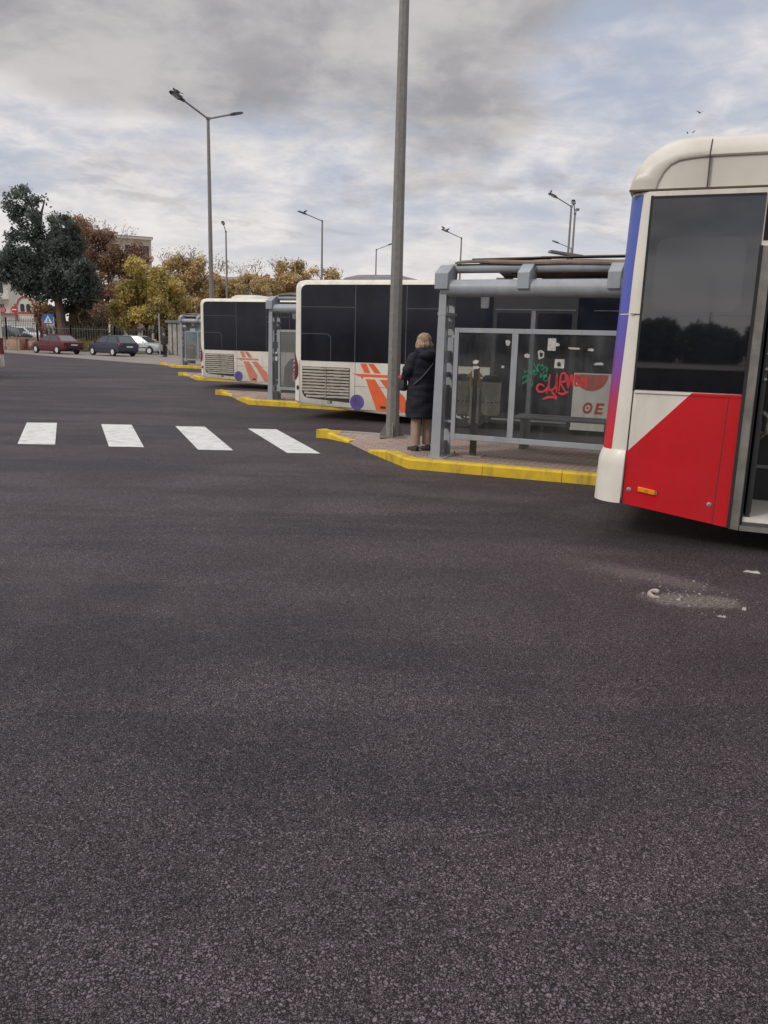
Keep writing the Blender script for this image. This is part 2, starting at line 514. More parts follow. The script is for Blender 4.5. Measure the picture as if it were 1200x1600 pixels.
def gradient_mat():
    m = bpy.data.materials.new('blue to red livery film')
    m.use_nodes = True
    t = NT(m.node_tree)
    b = m.node_tree.nodes['Principled BSDF']
    sp = t.n('ShaderNodeSeparateXYZ')
    t.link(t.n('ShaderNodeTexCoord').outputs['Object'], sp.inputs[0])
    cr = t.n('ShaderNodeValToRGB')
    t.link(t.math('DIVIDE', sp.outputs[2], 3.0), cr.inputs[0])
    e = cr.color_ramp.elements
    e[0].position, e[0].color = 0.30, (0.62, 0.02, 0.035, 1)
    e[1].position, e[1].color = 0.95, (0.075, 0.135, 0.42, 1)
    for p, c in ((0.40, (0.46, 0.028, 0.10)), (0.47, (0.24, 0.06, 0.30)), (0.56, (0.13, 0.085, 0.42)), (0.68, (0.085, 0.11, 0.46))):
        q = e.new(p)
        q.color = (*c, 1)
    t.link(cr.outputs[0], b.inputs['Base Color'])
    b.inputs['Roughness'].default_value = 0.35
    return m


M_grad = gradient_mat()


# ------------------------------------------------------------------ mesh helpers
def tag(o, label=None, cat=None, group=None, kind=None):
    if label:
        o['label'] = label
    if cat:
        o['category'] = cat
    if group:
        o['group'] = group
    if kind:
        o['kind'] = kind
    return o


def empty(name, loc=(0, 0, 0), rz=0.0, label=None, cat=None, group=None):
    o = bpy.data.objects.new(name, None)
    col.objects.link(o)
    o.empty_display_size = 0.2
    o.location = loc
    o.rotation_euler = (0, 0, rz)
    return tag(o, label, cat, group)


class MB:
    def __init__(s):
        s.v, s.f, s.m = [], [], []

    def add(s, vs, fs, mi=0):
        o = len(s.v)
        s.v += [tuple(v) for v in vs]
        s.f += [tuple(i + o for i in f) for f in fs]
        s.m += [mi] * len(fs)
        return s

    def box(s, x0, x1, y0, y1, z0, z1, mi=0, M=None):
        vs = [Vector((x, y, z)) for z in (z0, z1) for x, y in ((x0, y0), (x1, y0), (x1, y1), (x0, y1))]
        if M is not None:
            vs = [M @ v for v in vs]
        return s.add(vs, [(3, 2, 1, 0), (4, 5, 6, 7), (0, 1, 5, 4), (1, 2, 6, 5), (2, 3, 7, 6), (3, 0, 4, 7)], mi)

    def bar(s, a, b, w, h, mi=0):
        a, b = Vector(a), Vector(b)
        d = (b - a)
        L = d.length
        q = d.to_track_quat('X', 'Z').to_matrix().to_4x4()
        return s.box(0, L, -w / 2, w / 2, -h / 2, h / 2, mi, Matrix.Translation(a) @ q)

    def extrude(s, poly, vec, mi=0):
        n = len(poly)
        vec = Vector(vec)
        a = [Vector(p) for p in poly]
        b = [p + vec for p in a]
        fs = [tuple(range(n - 1, -1, -1)), tuple(range(n, 2 * n))]
        fs += [(i, (i + 1) % n, n + (i + 1) % n, n + i) for i in range(n)]
        return s.add(a + b, fs, mi)

    def xz(s, poly, y0, y1, mi=0):
        """polygon given counter-clockwise in (x, z) as seen from -y, extruded from y0 to y1"""
        return s.extrude([(x, y0, z) for x, z in poly][::-1], (0, y1 - y0, 0), mi)

    def xy(s, poly, z0, z1, mi=0):
        return s.extrude([(x, y, z0) for x, y in poly], (0, 0, z1 - z0), mi)

    def loft(s, rings, cap=True, mi=0):
        n = len(rings[0])
        vs = [p for r in rings for p in r]
        fs = []
        for k in range(len(rings) - 1):
            for i in range(n):
                j = (i + 1) % n
                fs.append((k * n + i, k * n + j, (k + 1) * n + j, (k + 1) * n + i))
        if cap:
            fs.append(tuple(range(n - 1, -1, -1)))
            fs.append(tuple(range((len(rings) - 1) * n, len(rings) * n)))
        return s.add(vs, fs, mi)

    def tube(s, pts, r, n=10, mi=0, sy=1.0):
        pts = [Vector(p) for p in pts]
        rr = r if isinstance(r, (list, tuple)) else [r] * len(pts)
        rings = []
        x = None
        for i, p in enumerate(pts):
            d = (pts[min(i + 1, len(pts) - 1)] - pts[max(i - 1, 0)]).normalized()
            if x is None:
                ref = Vector((0, 0, 1)) if abs(d.z) < 0.9 else Vector((1, 0, 0))
                x = d.cross(ref).normalized()
            else:
                x = (x - d * x.dot(d)).normalized()
            y = d.cross(x)
            rings.append([p + (x * math.cos(2 * PI * k / n) + y * sy * math.sin(2 * PI * k / n)) * rr[i] for k in range(n)])
        return s.loft(rings, True, mi)

    def lathe(s, prof, c=(0, 0, 0), n=24, mi=0, M=None, cap=True):
        c = Vector(c)
        rings = [[Vector((max(r, 1e-4) * math.cos(2 * PI * k / n), max(r, 1e-4) * math.sin(2 * PI * k / n), z)) for k in range(n)] for r, z in prof]
        if M is not None:
            rings = [[M @ p for p in r] for r in rings]
        rings = [[p + c for p in r] for r in rings]
        return s.loft(rings, cap, mi)

    def ball(s, c, r, n=12, mi=0, M=None):
        rx, ry, rz = r if isinstance(r, (list, tuple)) else (r, r, r)
        rings = []
        for k in range(1, n):
            a = -PI / 2 + PI * k / n
            rings.append([Vector((rx * math.cos(a) * math.cos(2 * PI * i / (n * 2)), ry * math.cos(a) * math.sin(2 * PI * i / (n * 2)), rz * math.sin(a))) for i in range(n * 2)])
        if M is not None:
            rings = [[M @ p for p in r_] for r_ in rings]
        rings = [[p + Vector(c) for p in r_] for r_ in rings]
        return s.loft(rings, True, mi)

    def mesh(s, name, mats, smooth=35):
        me = bpy.data.meshes.new(name)
        me.from_pydata(s.v, [], s.f)
        for m in (mats if isinstance(mats, (list, tuple)) else [mats]):
            me.materials.append(m)
        if len(me.materials) > 1:
            me.polygons.foreach_set('material_index', s.m)
        if smooth:
            me.shade_smooth()
            me.set_sharp_from_angle(angle=R(smooth))
        me.update()
        return me

    def build(s, name, mats, parent=None, smooth=35, bevel=0.0, label=None):
        o = bpy.data.objects.new(name, s.mesh(name, mats, smooth))
        col.objects.link(o)
        if parent is not None:
            o.parent = parent
        if bevel:
            md = o.modifiers.new('bevel', 'BEVEL')
            md.width = bevel
            md.segments = 2
            md.limit_method = 'ANGLE'
            md.angle_limit = R(40)
            md.harden_normals = False
        if label:
            o['label'] = label
        return o


def bake(o):
    """turn an object's modifiers into plain mesh"""
    dg = bpy.context.evaluated_depsgraph_get()
    dg.update()
    me = bpy.data.meshes.new_from_object(o.evaluated_get(dg))
    o.modifiers.clear()
    o.data = me
    return o


def copy_tree(o, parent=None):
    c = o.copy()
    col.objects.link(c)
    if parent is not None:
        c.parent = parent
    for ch in list(o.children):
        copy_tree(ch, c)
    return c


def arc(cx_, cz_, r, a0, a1, n=6):
    return [(cx_ + r * math.cos(R(a0 + (a1 - a0) * i / n)), cz_ + r * math.sin(R(a0 + (a1 - a0) * i / n))) for i in range(n + 1)]


def rrect(x0, x1, z0, z1, rad=0.0, tl=None, tr=None, bl=None, br=None, n=5):
    """rounded rectangle, counter-clockwise"""
    g = lambda v: rad if v is None else v
    p = []
    for (cx_, cz_, sx, sz, rr, a) in ((x0, z0, 1, 1, g(bl), 180), (x1, z0, -1, 1, g(br), 270), (x1, z1, -1, -1, g(tr), 0), (x0, z1, 1, -1, g(tl), 90)):
        if rr <= 0:
            p.append((cx_, cz_))
        else:
            p += arc(cx_ + sx * rr, cz_ + sz * rr, rr, a, a + 90, n)
    return p


# ------------------------------------------------------------------ ground
MB().add([(-900, -120, -0.02), (900, -120, -0.02), (900, 1500, -0.02), (-900, 1500, -0.02)], [(0, 1, 2, 3)]).build('ground', M_ground, smooth=0)['kind'] = 'structure'
far_edge = [(-60, 92), (-29.3, 61.5), (-17.9, 49.9), (-11.9, 43.9), (-9.0, 42.2), (60, 12)]
MB().add([(-70, -40, -0.004), (70, -40, -0.004), (70, 20, -0.004), (30, 70, -0.004), (-20, 76, -0.004), (-60, 110, -0.004), (-90, 100, -0.004)], [(0, 1, 2, 3, 4, 5, 6)]).build('road', M_road2, smooth=0)['kind'] = 'structure'
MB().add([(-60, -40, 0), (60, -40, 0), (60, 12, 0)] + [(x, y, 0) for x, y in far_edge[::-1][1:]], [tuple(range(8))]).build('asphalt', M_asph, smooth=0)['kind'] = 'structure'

zb = MB()
for q in ([(-6.57, 14.6), (-6.05, 14.68), (-4.91, 11.8), (-5.45, 11.76)], [(-5.23, 14.66), (-4.68, 14.69), (-3.58, 11.77), (-4.09, 11.74)],
          [(-3.87, 14.66), (-3.33, 14.68), (-2.24, 11.68), (-2.75, 11.65)], [(-2.52, 14.56), (-2.0, 14.57), (-0.95, 11.59), (-1.43, 11.56)]):
    zb.add([(x, y, 0.004) for x, y in q[::-1]], [(0, 1, 2, 3)])
zb.build('zebra_crossing', M_paint, smooth=0)['kind'] = 'structure'

# traffic islands: paved top, yellow kerb stones around
C22, S22 = math.cos(R(-22)), math.sin(R(-22))
C20, S20 = math.cos(R(-20.5)), math.sin(R(-20.5))
UB = Vector((C20, S20, 0))
VB = Vector((-S20, C20, 0))


def kerb_run(mb, pts, w=0.14, h=0.14, seg=1.0, taper0=False, taper1=False, gap=0.006):
    """kerb stones laid along a polyline; the paving lies to its left"""
    for i in range(len(pts) - 1):
        a, b = Vector((*pts[i], 0)), Vector((*pts[i + 1], 0))
        L = (b - a).length
        d = (b - a) / L
        nrm = Vector((-d.y, d.x, 0))
        k = max(1, round(L / seg))
        for j in range(k):
            p, q = a + d * (L * j / k + (gap if j else 0)), a + d * (L * (j + 1) / k)
            h0 = h - rng.uniform(0, 0.006)
            t0 = h * 0.3 if (taper0 and i == 0 and j == 0) else h0
            t1 = h * 0.3 if (taper1 and i == len(pts) - 2 and j == k - 1) else h0
            o0 = nrm * rng.uniform(-0.006, 0.006)
            p, q = p + o0, q + o0
            rings = []
            for e, hh in ((p, t0), (q, t1)):
                c = 0.025
                rings.append([e + Vector((0, 0, -0.02)), e + nrm * 0.0 + Vector((0, 0, hh - c)), e + nrm * c + Vector((0, 0, hh)), e + nrm * w + Vector((0, 0, hh)), e + nrm * w + Vector((0, 0, -0.02))])
            mb.loft([r[::-1] for r in rings])


def island(dx_, dy_, scale=1.0):
    P = lambda x, y: (x + dx_, y + dy_)
    A = (0.30, 10.40)
    fr = (A[0] + 14 * C22, A[1] + 14 * S22)
    T = (-1.13, 13.62)
    bk = (T[0] + 15 * C20, T[1] + 15 * S20)
    B1, B2 = (-0.60, 12.88), (-0.27, 11.87)
    top = MB()
    outl = [A, fr, bk, T, B1, B2]
    ins = 0.12
    pts = [Vector((*P(*q), 0)) for q in outl]
    n = len(pts)
    inner = []
    for i in range(n):
        p0, p1, p2 = pts[i - 1], pts[i], pts[(i + 1) % n]
        d1, d2 = (p1 - p0).normalized(), (p2 - p1).normalized()
        n1, n2 = Vector((-d1.y, d1.x, 0)), Vector((-d2.y, d2.x, 0))
        m = (n1 + n2).normalized()
        m = m / max(0.4, m.dot(n1))
        inner.append(p1 + m * ins + Vector((0, 0, 0.13)))
    b1o, b2o = pts[4] + Vector((0.0, 0, 0.004)), pts[5] + Vector((0.0, 0, 0.004))
    c1, c2 = inner[4] + (inner[3] - inner[4]) * 0.3 + Vector((0.35, 0.1, 0)), inner[5] + Vector((0.45, 0.15, 0))
    e1, e2 = pts[3].lerp(pts[4], 0.25), pts[5].lerp(pts[0], 0.3)
    vs = [inner[0], inner[1], inner[2], inner[3], c1, c2, b1o, b2o]
    top.add(vs, [(0, 1, 2, 3, 4, 5), (3, 6, 4), (4, 6, 7, 5), (5, 7, 0)])
    top.build('pavement', M_paver, smooth=0)['kind'] = 'structure'
    kb = MB()
    kerb_run(kb, [P(*B2), P(*A), P(*fr)], taper0=True)
    kerb_run(kb, [P(T[0] + 0.45 * C20, T[1] + 0.45 * S20), P(*T), P(*B1)], taper1=True, seg=0.85)
    kb.build('kerb', M_kerb)['kind'] = 'structure'
    kb = MB()
    kerb_run(kb, [P(*bk), P(T[0] + 0.46 * C20, T[1] + 0.46 * S20)])
    kb.build('kerb', M_conc)['kind'] = 'structure'


island(0, 0)
island(-3.70, 9.42)
island(-7.42, 19.75)
island(-11.2, 30.6)

# ------------------------------------------------------------------ buses
class Shell:
    """rounded-box bus body: x forward from the rear, y from the kerb-door side (0) inwards, z up"""

    def __init__(s, L, Wd, x0, r, lean, zb, ztop, levels):
        s.L, s.W, s.x0, s.r, s.lean, s.zb, s.zt, s.levels = L, Wd, x0, r, lean, zb, ztop, levels

    def corner(s, phi, z, off=0.0, extra=0.0):
        """rear door-side corner: phi 0 on the side, 90 on the rear face; extra runs on along the rear face"""
        a = R(phi)
        x = s.x0 + s.r - (s.r + off) * math.sin(a) + s.lean * (z - 0.7)
        y = s.r - (s.r + off) * math.cos(a) + extra
        return Vector((x, y, z))

    def body(s):
        n = 6
        def ring(zf, ins):
            pts = []
            xs = [s.r, 0.5, 1.0, 1.6, 2.3, 3.0, 5.0, 7.0, 9.0]
            r = max(0.03, s.r - ins)
            r = s.r
            def z_of(x):
                b = s.zb(x)
                return b + (s.zt - b) * zf if zf < 1 else s.zt
            X1, Y0, Y1 = s.L, ins, s.W - ins
            XR = s.x0 + ins
            def P(x, y):
                z = zf if zf >= 2 else z_of(x)
                return Vector((x + (s.lean * (z - 0.7)) * max(0, 1 - (x - s.x0) / 1.2), y, z))
            for x in xs:
                pts.append(P(x, Y0))
            for i in range(n + 1):
                a = R(-90 + 90 * i / n)
                pts.append(P(X1 - ins - r + r * math.cos(a), Y0 + r + r * math.sin(a)))
            for i in range(n + 1):
                a = R(90 * i / n)
                pts.append(P(X1 - ins - r + r * math.cos(a), Y1 - r + r * math.sin(a)))
            for x in xs[::-1]:
                pts.append(P(x, Y1))
            for i in range(n + 1):
                a = R(90 + 90 * i / n)
                pts.append(P(XR + r + r * math.cos(a), Y1 - r + r * math.sin(a)))
            for i in range(n + 1):
                a = R(180 + 90 * i / n)
                pts.append(P(XR + r + r * math.cos(a), Y0 + r + r * math.sin(a)))
            return pts
        rings = [ring(0.0, 0.03), ring(0.02, 0.0), ring(0.3, 0), ring(0.6, 0), ring(0.999, 0)]
        for z, ins in s.levels:
            rings.append(ring(z, ins) if z >= 2 else ring(z, ins))
        mb = MB()
        mb.loft(rings)
        return mb

    def patch(s, phi0, phi1, z0, z1, off, extra=0.0, np_=8, nz=10, edge=None, inner=-0.004):
        """a film or lens that follows the rear corner; edge(z) may move phi0"""
        def rows(o):
            out = []
            for k in range(nz + 1):
                z = z0 + (z1 - z0) * k / nz
                e = edge(z) if edge else phi0
                of = o(z) if callable(o) else o
                row = [s.corner(e + (phi1 - e) * i / np_, z, of) for i in range(np_ + 1)]
                if extra:
                    row += [s.corner(phi1, z, of, extra)]
                out.append(row)
            return out
        A, B = rows(off), rows(inner)
        w = len(A[0])
        mb = MB()
        vs = [p for r in A for p in r] + [p for r in B for p in r]
        N = w * (nz + 1)
        fs = []
        for k in range(nz):
            for i in range(w - 1):
                a = k * w + i
                fs.append((a + 1, a, a + w, a + w + 1))
        ring_i = [i for i in range(w)] + [k * w + w - 1 for k in range(1, nz + 1)] + [nz * w + i for i in range(w - 2, -1, -1)] + [k * w for k in range(nz - 1, 0, -1)]
        for i in range(len(ring_i)):
            a, b = ring_i[i], ring_i[(i + 1) % len(ring_i)]
            fs.append((a, b, N + b, N + a))
        mb.add(vs, fs)
        return mb


def wheel(parent, x, y, r=0.48, w=0.28, flip=1, rimmat=None):
    """tyre and rim; outer face towards -y when flip is 1"""
    Mx = Matrix.Rotation(R(90) * flip, 4, 'X')
    t = MB().lathe([(r * 0.62, -w / 2), (r * 0.93, -w / 2), (r, -w / 2 + 0.04), (r, w / 2 - 0.04), (r * 0.93, w / 2), (r * 0.62, w / 2), (r * 0.62, -w / 2)], (0, 0, 0), 28, 0, Mx, False)
    ty = t.build('tyre', M_rubber, parent)
    ty.location = (x, y, r)
    rm = MB().lathe([(r * 0.62, -w / 2 + 0.02), (r * 0.62, w / 2 - 0.015), (r * 0.5, w / 2 - 0.022), (r * 0.28, w / 2 - 0.026), (r * 0.22, w / 2 - 0.015), (0.0, w / 2 - 0.01)], (0, 0, 0), 20, 0, Mx)
    for k in range(5):
        a = 2 * PI * k / 5
        rm.box(r * 0.2, r * 0.56, -0.035, 0.035, w / 2 - 0.05, w / 2 - 0.022, 0, Mx @ Matrix.Rotation(a, 4, 'Z'))
    o = rm.build('rim', rimmat or M_chrome, ty)
    return ty


def city_bus(name, label, P0, rz, livery, stripes=True, door=True, roofunit='box', low=None):
    root = empty(name, P0, rz, label, 'bus', 'buses parked in the diagonal bays')
    zb_ = lambda x: max(0.15, 0.31 - 0.068 * max(0.0, x + 0.1)) + (0.0 if x < 9 else 0.05)
    sh = Shell(11.9, 2.45, -0.15, 0.17, 0.008, zb_, 2.55, [(2.66, 0.0), (2.73, 0.018), (2.78, 0.06), (2.805, 0.13), (2.815, 0.3)])
    sh.body().build('body', M_white if low is None else low, root)
    # long tinted glazing
    g = MB().xz(rrect(0.045, 4.06, 1.19, 2.705, 0.02, tl=0.13), -0.006, 0.02)
    g.xz(rrect(5.62, 11.3, 1.15, 2.705, 0.02, tr=0.2), -0.006, 0.02)
    g.build('side_window', M_glass_n, root)
    g2 = MB().xz(rrect(0.045, 11.3, 1.19, 2.705, 0.05, tl=0.13), 2.43, 2.456)
    g2.build('side_window', M_glass_n, root)
    rw = MB().extrude([(-0.135, 0.35, 1.35), (-0.135, 2.1, 1.35), (-0.13, 2.1, 2.6), (-0.13, 0.35, 2.6)], (-0.026, 0, 0)).build('rear_window', M_glass_n, root)
    sm = []
    for x in (1.25, 2.33, 3.15):
        sm.append(MB().box(x, x + 0.012, -0.0085, -0.004, 1.2, 2.69))
    sm.append(MB().box(0.06, 1.24, -0.0085, -0.004, 2.262, 2.272))
    sm.append(MB().box(2.345, 3.14, -0.0085, -0.004, 2.25, 2.26))
    sm.append(MB().box(5.9, 11.2, -0.0085, -0.004, 2.25, 2.262))
    inn_ = MB()
    # inner frame of the rearmost pane
    c = [(0.05, 1.735)] + [(0.62 + 0.1 * math.cos(R(a)), 1.635 + 0.1 * math.sin(R(a))) for a in range(90, -1, -15)] + [(0.72, 1.2)]
    for i in range(len(c) - 1):
        inn_.bar((c[i][0], -0.0075, c[i][1]), (c[i + 1][0], -0.0075, c[i + 1][1]), 0.003, 0.01)
    for x in (6.9, 8.2, 9.5):
        sm.append(MB().box(x, x + 0.012, -0.0085, -0.004, 1.17, 2.69))
    for q_ in sm + [inn_]:
        q_.build('window_seam', M_seam_g, root)
    MB().box(1.262, 1.270, -0.0025, 0.01, 0.22, 1.185).build('panel_seam', M_seam, root)
    MB().box(1.262, 4.0, -0.0025, 0.01, 0.705, 0.711).build('panel_seam', M_seam, root)
    MB().box(0.02, 1.262, -0.0025, 0.01, 0.262, 0.268).build('panel_seam', M_seam, root)
    MB().box(0.012, 0.018, -0.0025, 0.01, 0.34, 1.19).build('panel_seam', M_seam, root)
    MB().box(1.27, 3.0, -0.0025, 0.01, 0.232, 0.238).build('panel_seam', M_seam, root)
    # engine grille
    gp = [(0.075, 1.07), (0.075, 0.56)] + [(0.085, 0.52), (0.12, 0.455), (0.19, 0.425)] + [(1.15, 0.365), (1.15, 1.07)]
    gr = MB().xz(gp, -0.003, 0.02).build('engine_grille', M_seam, root)
    sl = MB()
    for k in range(10):
        z = 0.46 + k * 0.063
        xl = 0.085 if z > 0.56 else 0.10 + (0.56 - z) * 0.7
        xs = [xl + (1.14 - xl) * i / 14 for i in range(15)]
        w = [rng.uniform(-0.005, 0.005) for _ in xs]
        rings = [[Vector((x, -0.020, z + q)), Vector((x, -0.020, z + q - 0.012)), Vector((x, -0.003, z + q + 0.018)), Vector((x, -0.003, z + q + 0.030))] for x, q in zip(xs, w)]
        sl.loft([r[::-1] for r in rings])
    sl.box(0.62, 0.632, -0.0215, -0.003, 0.42, 1.06)
    sl.build('slat', M_grille, gr)
    # tail lamp wrapped round the corner
    tl = sh.patch(30, 90, 0.79, 1.36, 0.022, extra=0.12, edge=lambda z: 15 + 48 * max(0.0, (z - 1.08) / 0.28) ** 1.4 + 25 * max(0.0, (0.88 - z) / 0.09)).build('tail_light', M_tail, root)
    for z in (1.16, 1.07, 0.98):
        b = MB().ball(sh.corner(66, z, 0.020), (0.018, 0.03, 0.026), 6)
        b.build('lens', M_lens, tl)
    MB().lathe([(0.0, -0.004), (0.05, -0.004), (0.05, 0.004), (0.035, 0.012), (0.0, 0.012)], (-0.03, 0.0, 0.63), 12, 0, Matrix.Rotation(R(90), 4, 'X') @ Matrix.Scale(0.55, 4, (1, 0, 0))).build('filler_cap', M_black, root)
    hb = MB().box(0.66, 0.76, -0.004, 0.01, 0.335, 0.385).build('latch', M_black, root)
    MB().box(0.675, 0.72, -0.006, -0.003, 0.35, 0.37).build('latch_plate', M_plate, hb)
    # livery
    if stripes:
        st = MB()
        for poly in ([(1.38, 1.17), (1.47, 0.985), (1.60, 0.985), (1.51, 1.17)], [(1.55, 1.17), (1.69, 0.985), (1.83, 0.985), (1.67, 1.17)],
                     [(1.20, 0.965), (1.38, 0.905), (1.40, 0.905), (1.42, 0.855), (1.46, 0.905), (2.06, 0.905), (2.04, 0.958)],
                     [(1.50, 0.865), (1.75, 0.25), (1.985, 0.235), (2.0, 0.44), (1.70, 0.865)], [(1.80, 0.865), (1.97, 0.67), (2.28, 0.235), (2.49, 0.23), (2.34, 0.55), (2.2, 0.66), (2.0, 0.865)]):
            st.xz(poly, -0.0035, 0.005)
        st.build('livery_stripe', livery, root)
        MB().xz([(1.32 + 0.155 * math.cos(2 * PI * k / 28), 0.39 + 0.155 * math.sin(2 * PI * k / 28)) for k in range(28)], -0.0045, 0.005).build('livery_ball', M_purple, root)
        hb = MB().box(1.83, 1.95, -0.006, 0.01, 0.285, 0.335).build('latch', M_black, root)
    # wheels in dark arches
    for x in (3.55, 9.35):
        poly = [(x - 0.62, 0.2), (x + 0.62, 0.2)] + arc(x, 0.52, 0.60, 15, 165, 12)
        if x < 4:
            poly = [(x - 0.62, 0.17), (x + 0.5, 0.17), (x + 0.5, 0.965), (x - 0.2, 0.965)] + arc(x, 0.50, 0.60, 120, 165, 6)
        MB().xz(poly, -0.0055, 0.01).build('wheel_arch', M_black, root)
        wheel(root, x, 0.095, 0.47, 0.27, 1)
        wheel(root, x, 2.34, 0.47, 0.27, -1)
    if door:
        d = MB().xz([(4.05, 0.14), (5.63, 0.14), (5.63, 2.705), (4.05, 2.705)], -0.005, 0.02).build('door', M_black, root)
        for x0 in (4.12, 4.88):
            MB().xz(rrect(x0 + 0.02, x0 + 0.64, 0.35, 2.2, 0.03), -0.013, -0.004).build('pane', M_glass_n, d)
        MB().box(4.1, 5.58, -0.013, -0.004, 2.245, 2.27).build('door_rail', M_seam_g, d)
        MB().box(4.78, 4.86, -0.012, -0.004, 0.18, 2.24).build('door_edge', M_greyd, d)
        MB().box(4.12, 5.55, -0.016, -0.004, 0.2, 0.235).build('threshold', M_steel, d)
    ru = MB()
    if roofunit == 'box':
        ru.loft([[(x, y, z) for x, y in ((0.85 + i, 0.35 + i), (1.85 - i, 0.35 + i), (1.85 - i, 2.05 - i), (0.85 + i, 2.05 - i))] for z, i in ((2.79, 0.0), (2.85, 0.02), (2.93, 0.12), (2.94, 0.2))])
    else:
        ru.loft([[(x, y, z) for x, y in ((0.75 + i, 0.35 + i), (2.25 - 1.2 * i, 0.35 + i), (2.25 - 1.2 * i, 2.05 - i), (0.75 + i, 2.05 - i))] for z, i in ((2.79, 0.0), (2.87, 0.08), (2.94, 0.28), (2.955, 0.45))])
    ru.build('roof_unit', M_white2 if roofunit == 'box' else M_greyd, root, smooth=60)
    return root


P2 = Vector((-1.847, 16.9, 0))
b2 = city_bus('city_bus', 'white bus with vivid orange stripes and a purple ball, behind the woman and shelter', P2, R(-20.5), M_orange, roofunit='dome')
# lettering panel ahead of its door
lp = MB().xz([(5.62, 0.1), (8.4, 0.1), (8.4, 1.13), (5.62, 1.13)], -0.0045, 0.005).build('lettered_panel', M_white, b2)
hd = [(5.95 + 0.3 * math.cos(R(a)), 1.125 + 0.3 * math.sin(R(a))) for a in range(180, 361, 10)]
MB().xz(hd, -0.007, -0.003).build('red_disc', mat('faded red print', (0.52, 0.10, 0.07), 0.5), lp)
rg = MB()
for k in range(24):
    a0, a1 = 2 * PI * k / 24, 2 * PI * (k + 1) / 24
    rg.xz([(5.92 + r__ * 0.85 * math.cos(a) + 0.12 * r__ * math.sin(a), 0.515 + r__ * math.sin(a)) for r__, a in ((0.058, a0), (0.105, a0), (0.105, a1), (0.058, a1))], -0.007, -0.003)
rg.xz([(5.92 + 0.022 * math.cos(2 * PI * k / 10), 0.515 + 0.022 * math.sin(2 * PI * k / 10)) for k in range(10)], -0.007, -0.003)
rg.xz([(6.045, 0.41), (6.19, 0.41), (6.198, 0.455), (6.10, 0.455), (6.106, 0.49), (6.185, 0.49), (6.192, 0.53), (6.112, 0.53), (6.118, 0.57), (6.215, 0.57), (6.222, 0.615), (6.075, 0.615)], -0.007, -0.003)
rg.build('lettering', mat('red lettering', (0.50, 0.06, 0.045), 0.5), lp)

P3 = Vector((-6.022, 26.5, 0))
b3 = city_bus('city_bus', 'grimy white bus with faded reddish stripes and a pale roof unit, beyond the second shelter', P3, R(-20.5), M_orange_f, roofunit='box')

# bus whose tail just enters the frame at the far left
b4 = city_bus('city_bus', 'bus of which only the rear corner with its red lamp enters at the left edge', Vector((-13.98, 29.5, 0)), R(163), M_orange, stripes=False, door=False)

# near bus, cut by the right edge of the picture
P1 = Vector((2.033, 6.75, 0))
b1 = empty('city_bus', P1, R(-20.5), 'nearest bus, white and red with a blue to red corner stripe, its rear door open', 'bus', 'buses parked in the diagonal bays')
zb1 = lambda x: max(0.17, 0.335 - 0.15 * max(0.0, x))
s1 = Shell(17.0, 2.45, -0.20, 0.20, 0.030, zb1, 2.6, [(2.80, 0.0), (2.852, 0.0), (2.858, 0.03), (2.86, 0.2)])
ob1 = s1.body().build('body', M_white, b1)
cut = MB().box(0.945, 2.2, -0.3, 0.95, 0.235, 2.42).build('cutter', M_black)
cut.location = P1
cut.rotation_euler = (0, 0, R(-20.5))
bpy.context.view_layer.update()
md = ob1.modifiers.new('cut', 'BOOLEAN')
md.operation = 'DIFFERENCE'
md.object = cut
md.solver = 'EXACT'
bake(ob1)
bpy.data.objects.remove(cut)
# panes: lighter reflecting upper part, black lower band
wn1 = MB().xz([(0.03, 1.485), (0.86, 1.485), (0.86, 2.80), (0.035, 2.80)], -0.006, 0.02).build('side_window', M_glass_b, b1)
MB().xz([(0.022, 1.298), (0.862, 1.298), (0.862, 1.478), (0.024, 1.478)], -0.006, 0.02).build('window_band', M_band, b1)
MB().xz(rrect(0.10, 0.76, 1.93, 2.50, 0.09), -0.0074, -0.004).build('inner_pane', M_glass_i, b1)
MB().xz([(0.012, 1.29), (0.03, 1.29), (0.042, 2.82), (0.022, 2.82)], -0.0065, 0.01).build('window_rubber', M_rubber, b1)
MB().box(0.03, 0.86, -0.0085, -0.004, 2.795, 2.815).build('window_rubber', M_rubber, b1)
MB().box(0.03, 0.86, -0.0075, -0.004, 1.90, 1.908).build('window_seam', M_seam_g, b1)
# red side with its diagonal white shoulder
MB().xz([(0.012, 0.332), (0.44, 0.268), (0.44, 1.25), (0.005, 0.77)], -0.005, 0.01).build('red_panel', M_red, b1)
MB().xz([(0.44, 0.268), (0.735, 0.225), (0.755, 1.288), (0.475, 1.288), (0.44, 1.25)], -0.005, 0.01).build('red_panel', M_red, b1)
MB().xz([(0.742, 0.222), (0.85, 0.208), (0.862, 1.288), (0.762, 1.288)], -0.005, 0.01).build('red_panel', M_red, b1)
MB().xz([(0.734, 0.225), (0.742, 0.224), (0.763, 1.29), (0.755, 1.29)], -0.0042, 0.01).build('panel_seam', M_seam, b1)
MB().xz([(0.0, 0.33), (0.012, 0.33), (0.024, 1.29), (0.014, 1.29)], -0.0025, 0.01).build('panel_seam', M_seam, b1)
MB().xz([(0.018, 1.478), (0.862, 1.478), (0.862, 1.485), (0.018, 1.485)], -0.0045, 0.01).build('panel_seam', M_seam, b1)
MB().xz([(0.47, 1.268), (0.86, 1.268), (0.86, 1.29), (0.49, 1.29)], -0.012, 0.0).build('trim_strip', M_red, b1)
MB().xz([(0.03, 1.272), (0.46, 1.272), (0.48, 1.292), (0.03, 1.292)], -0.012, 0.0).build('trim_strip', M_white, b1)
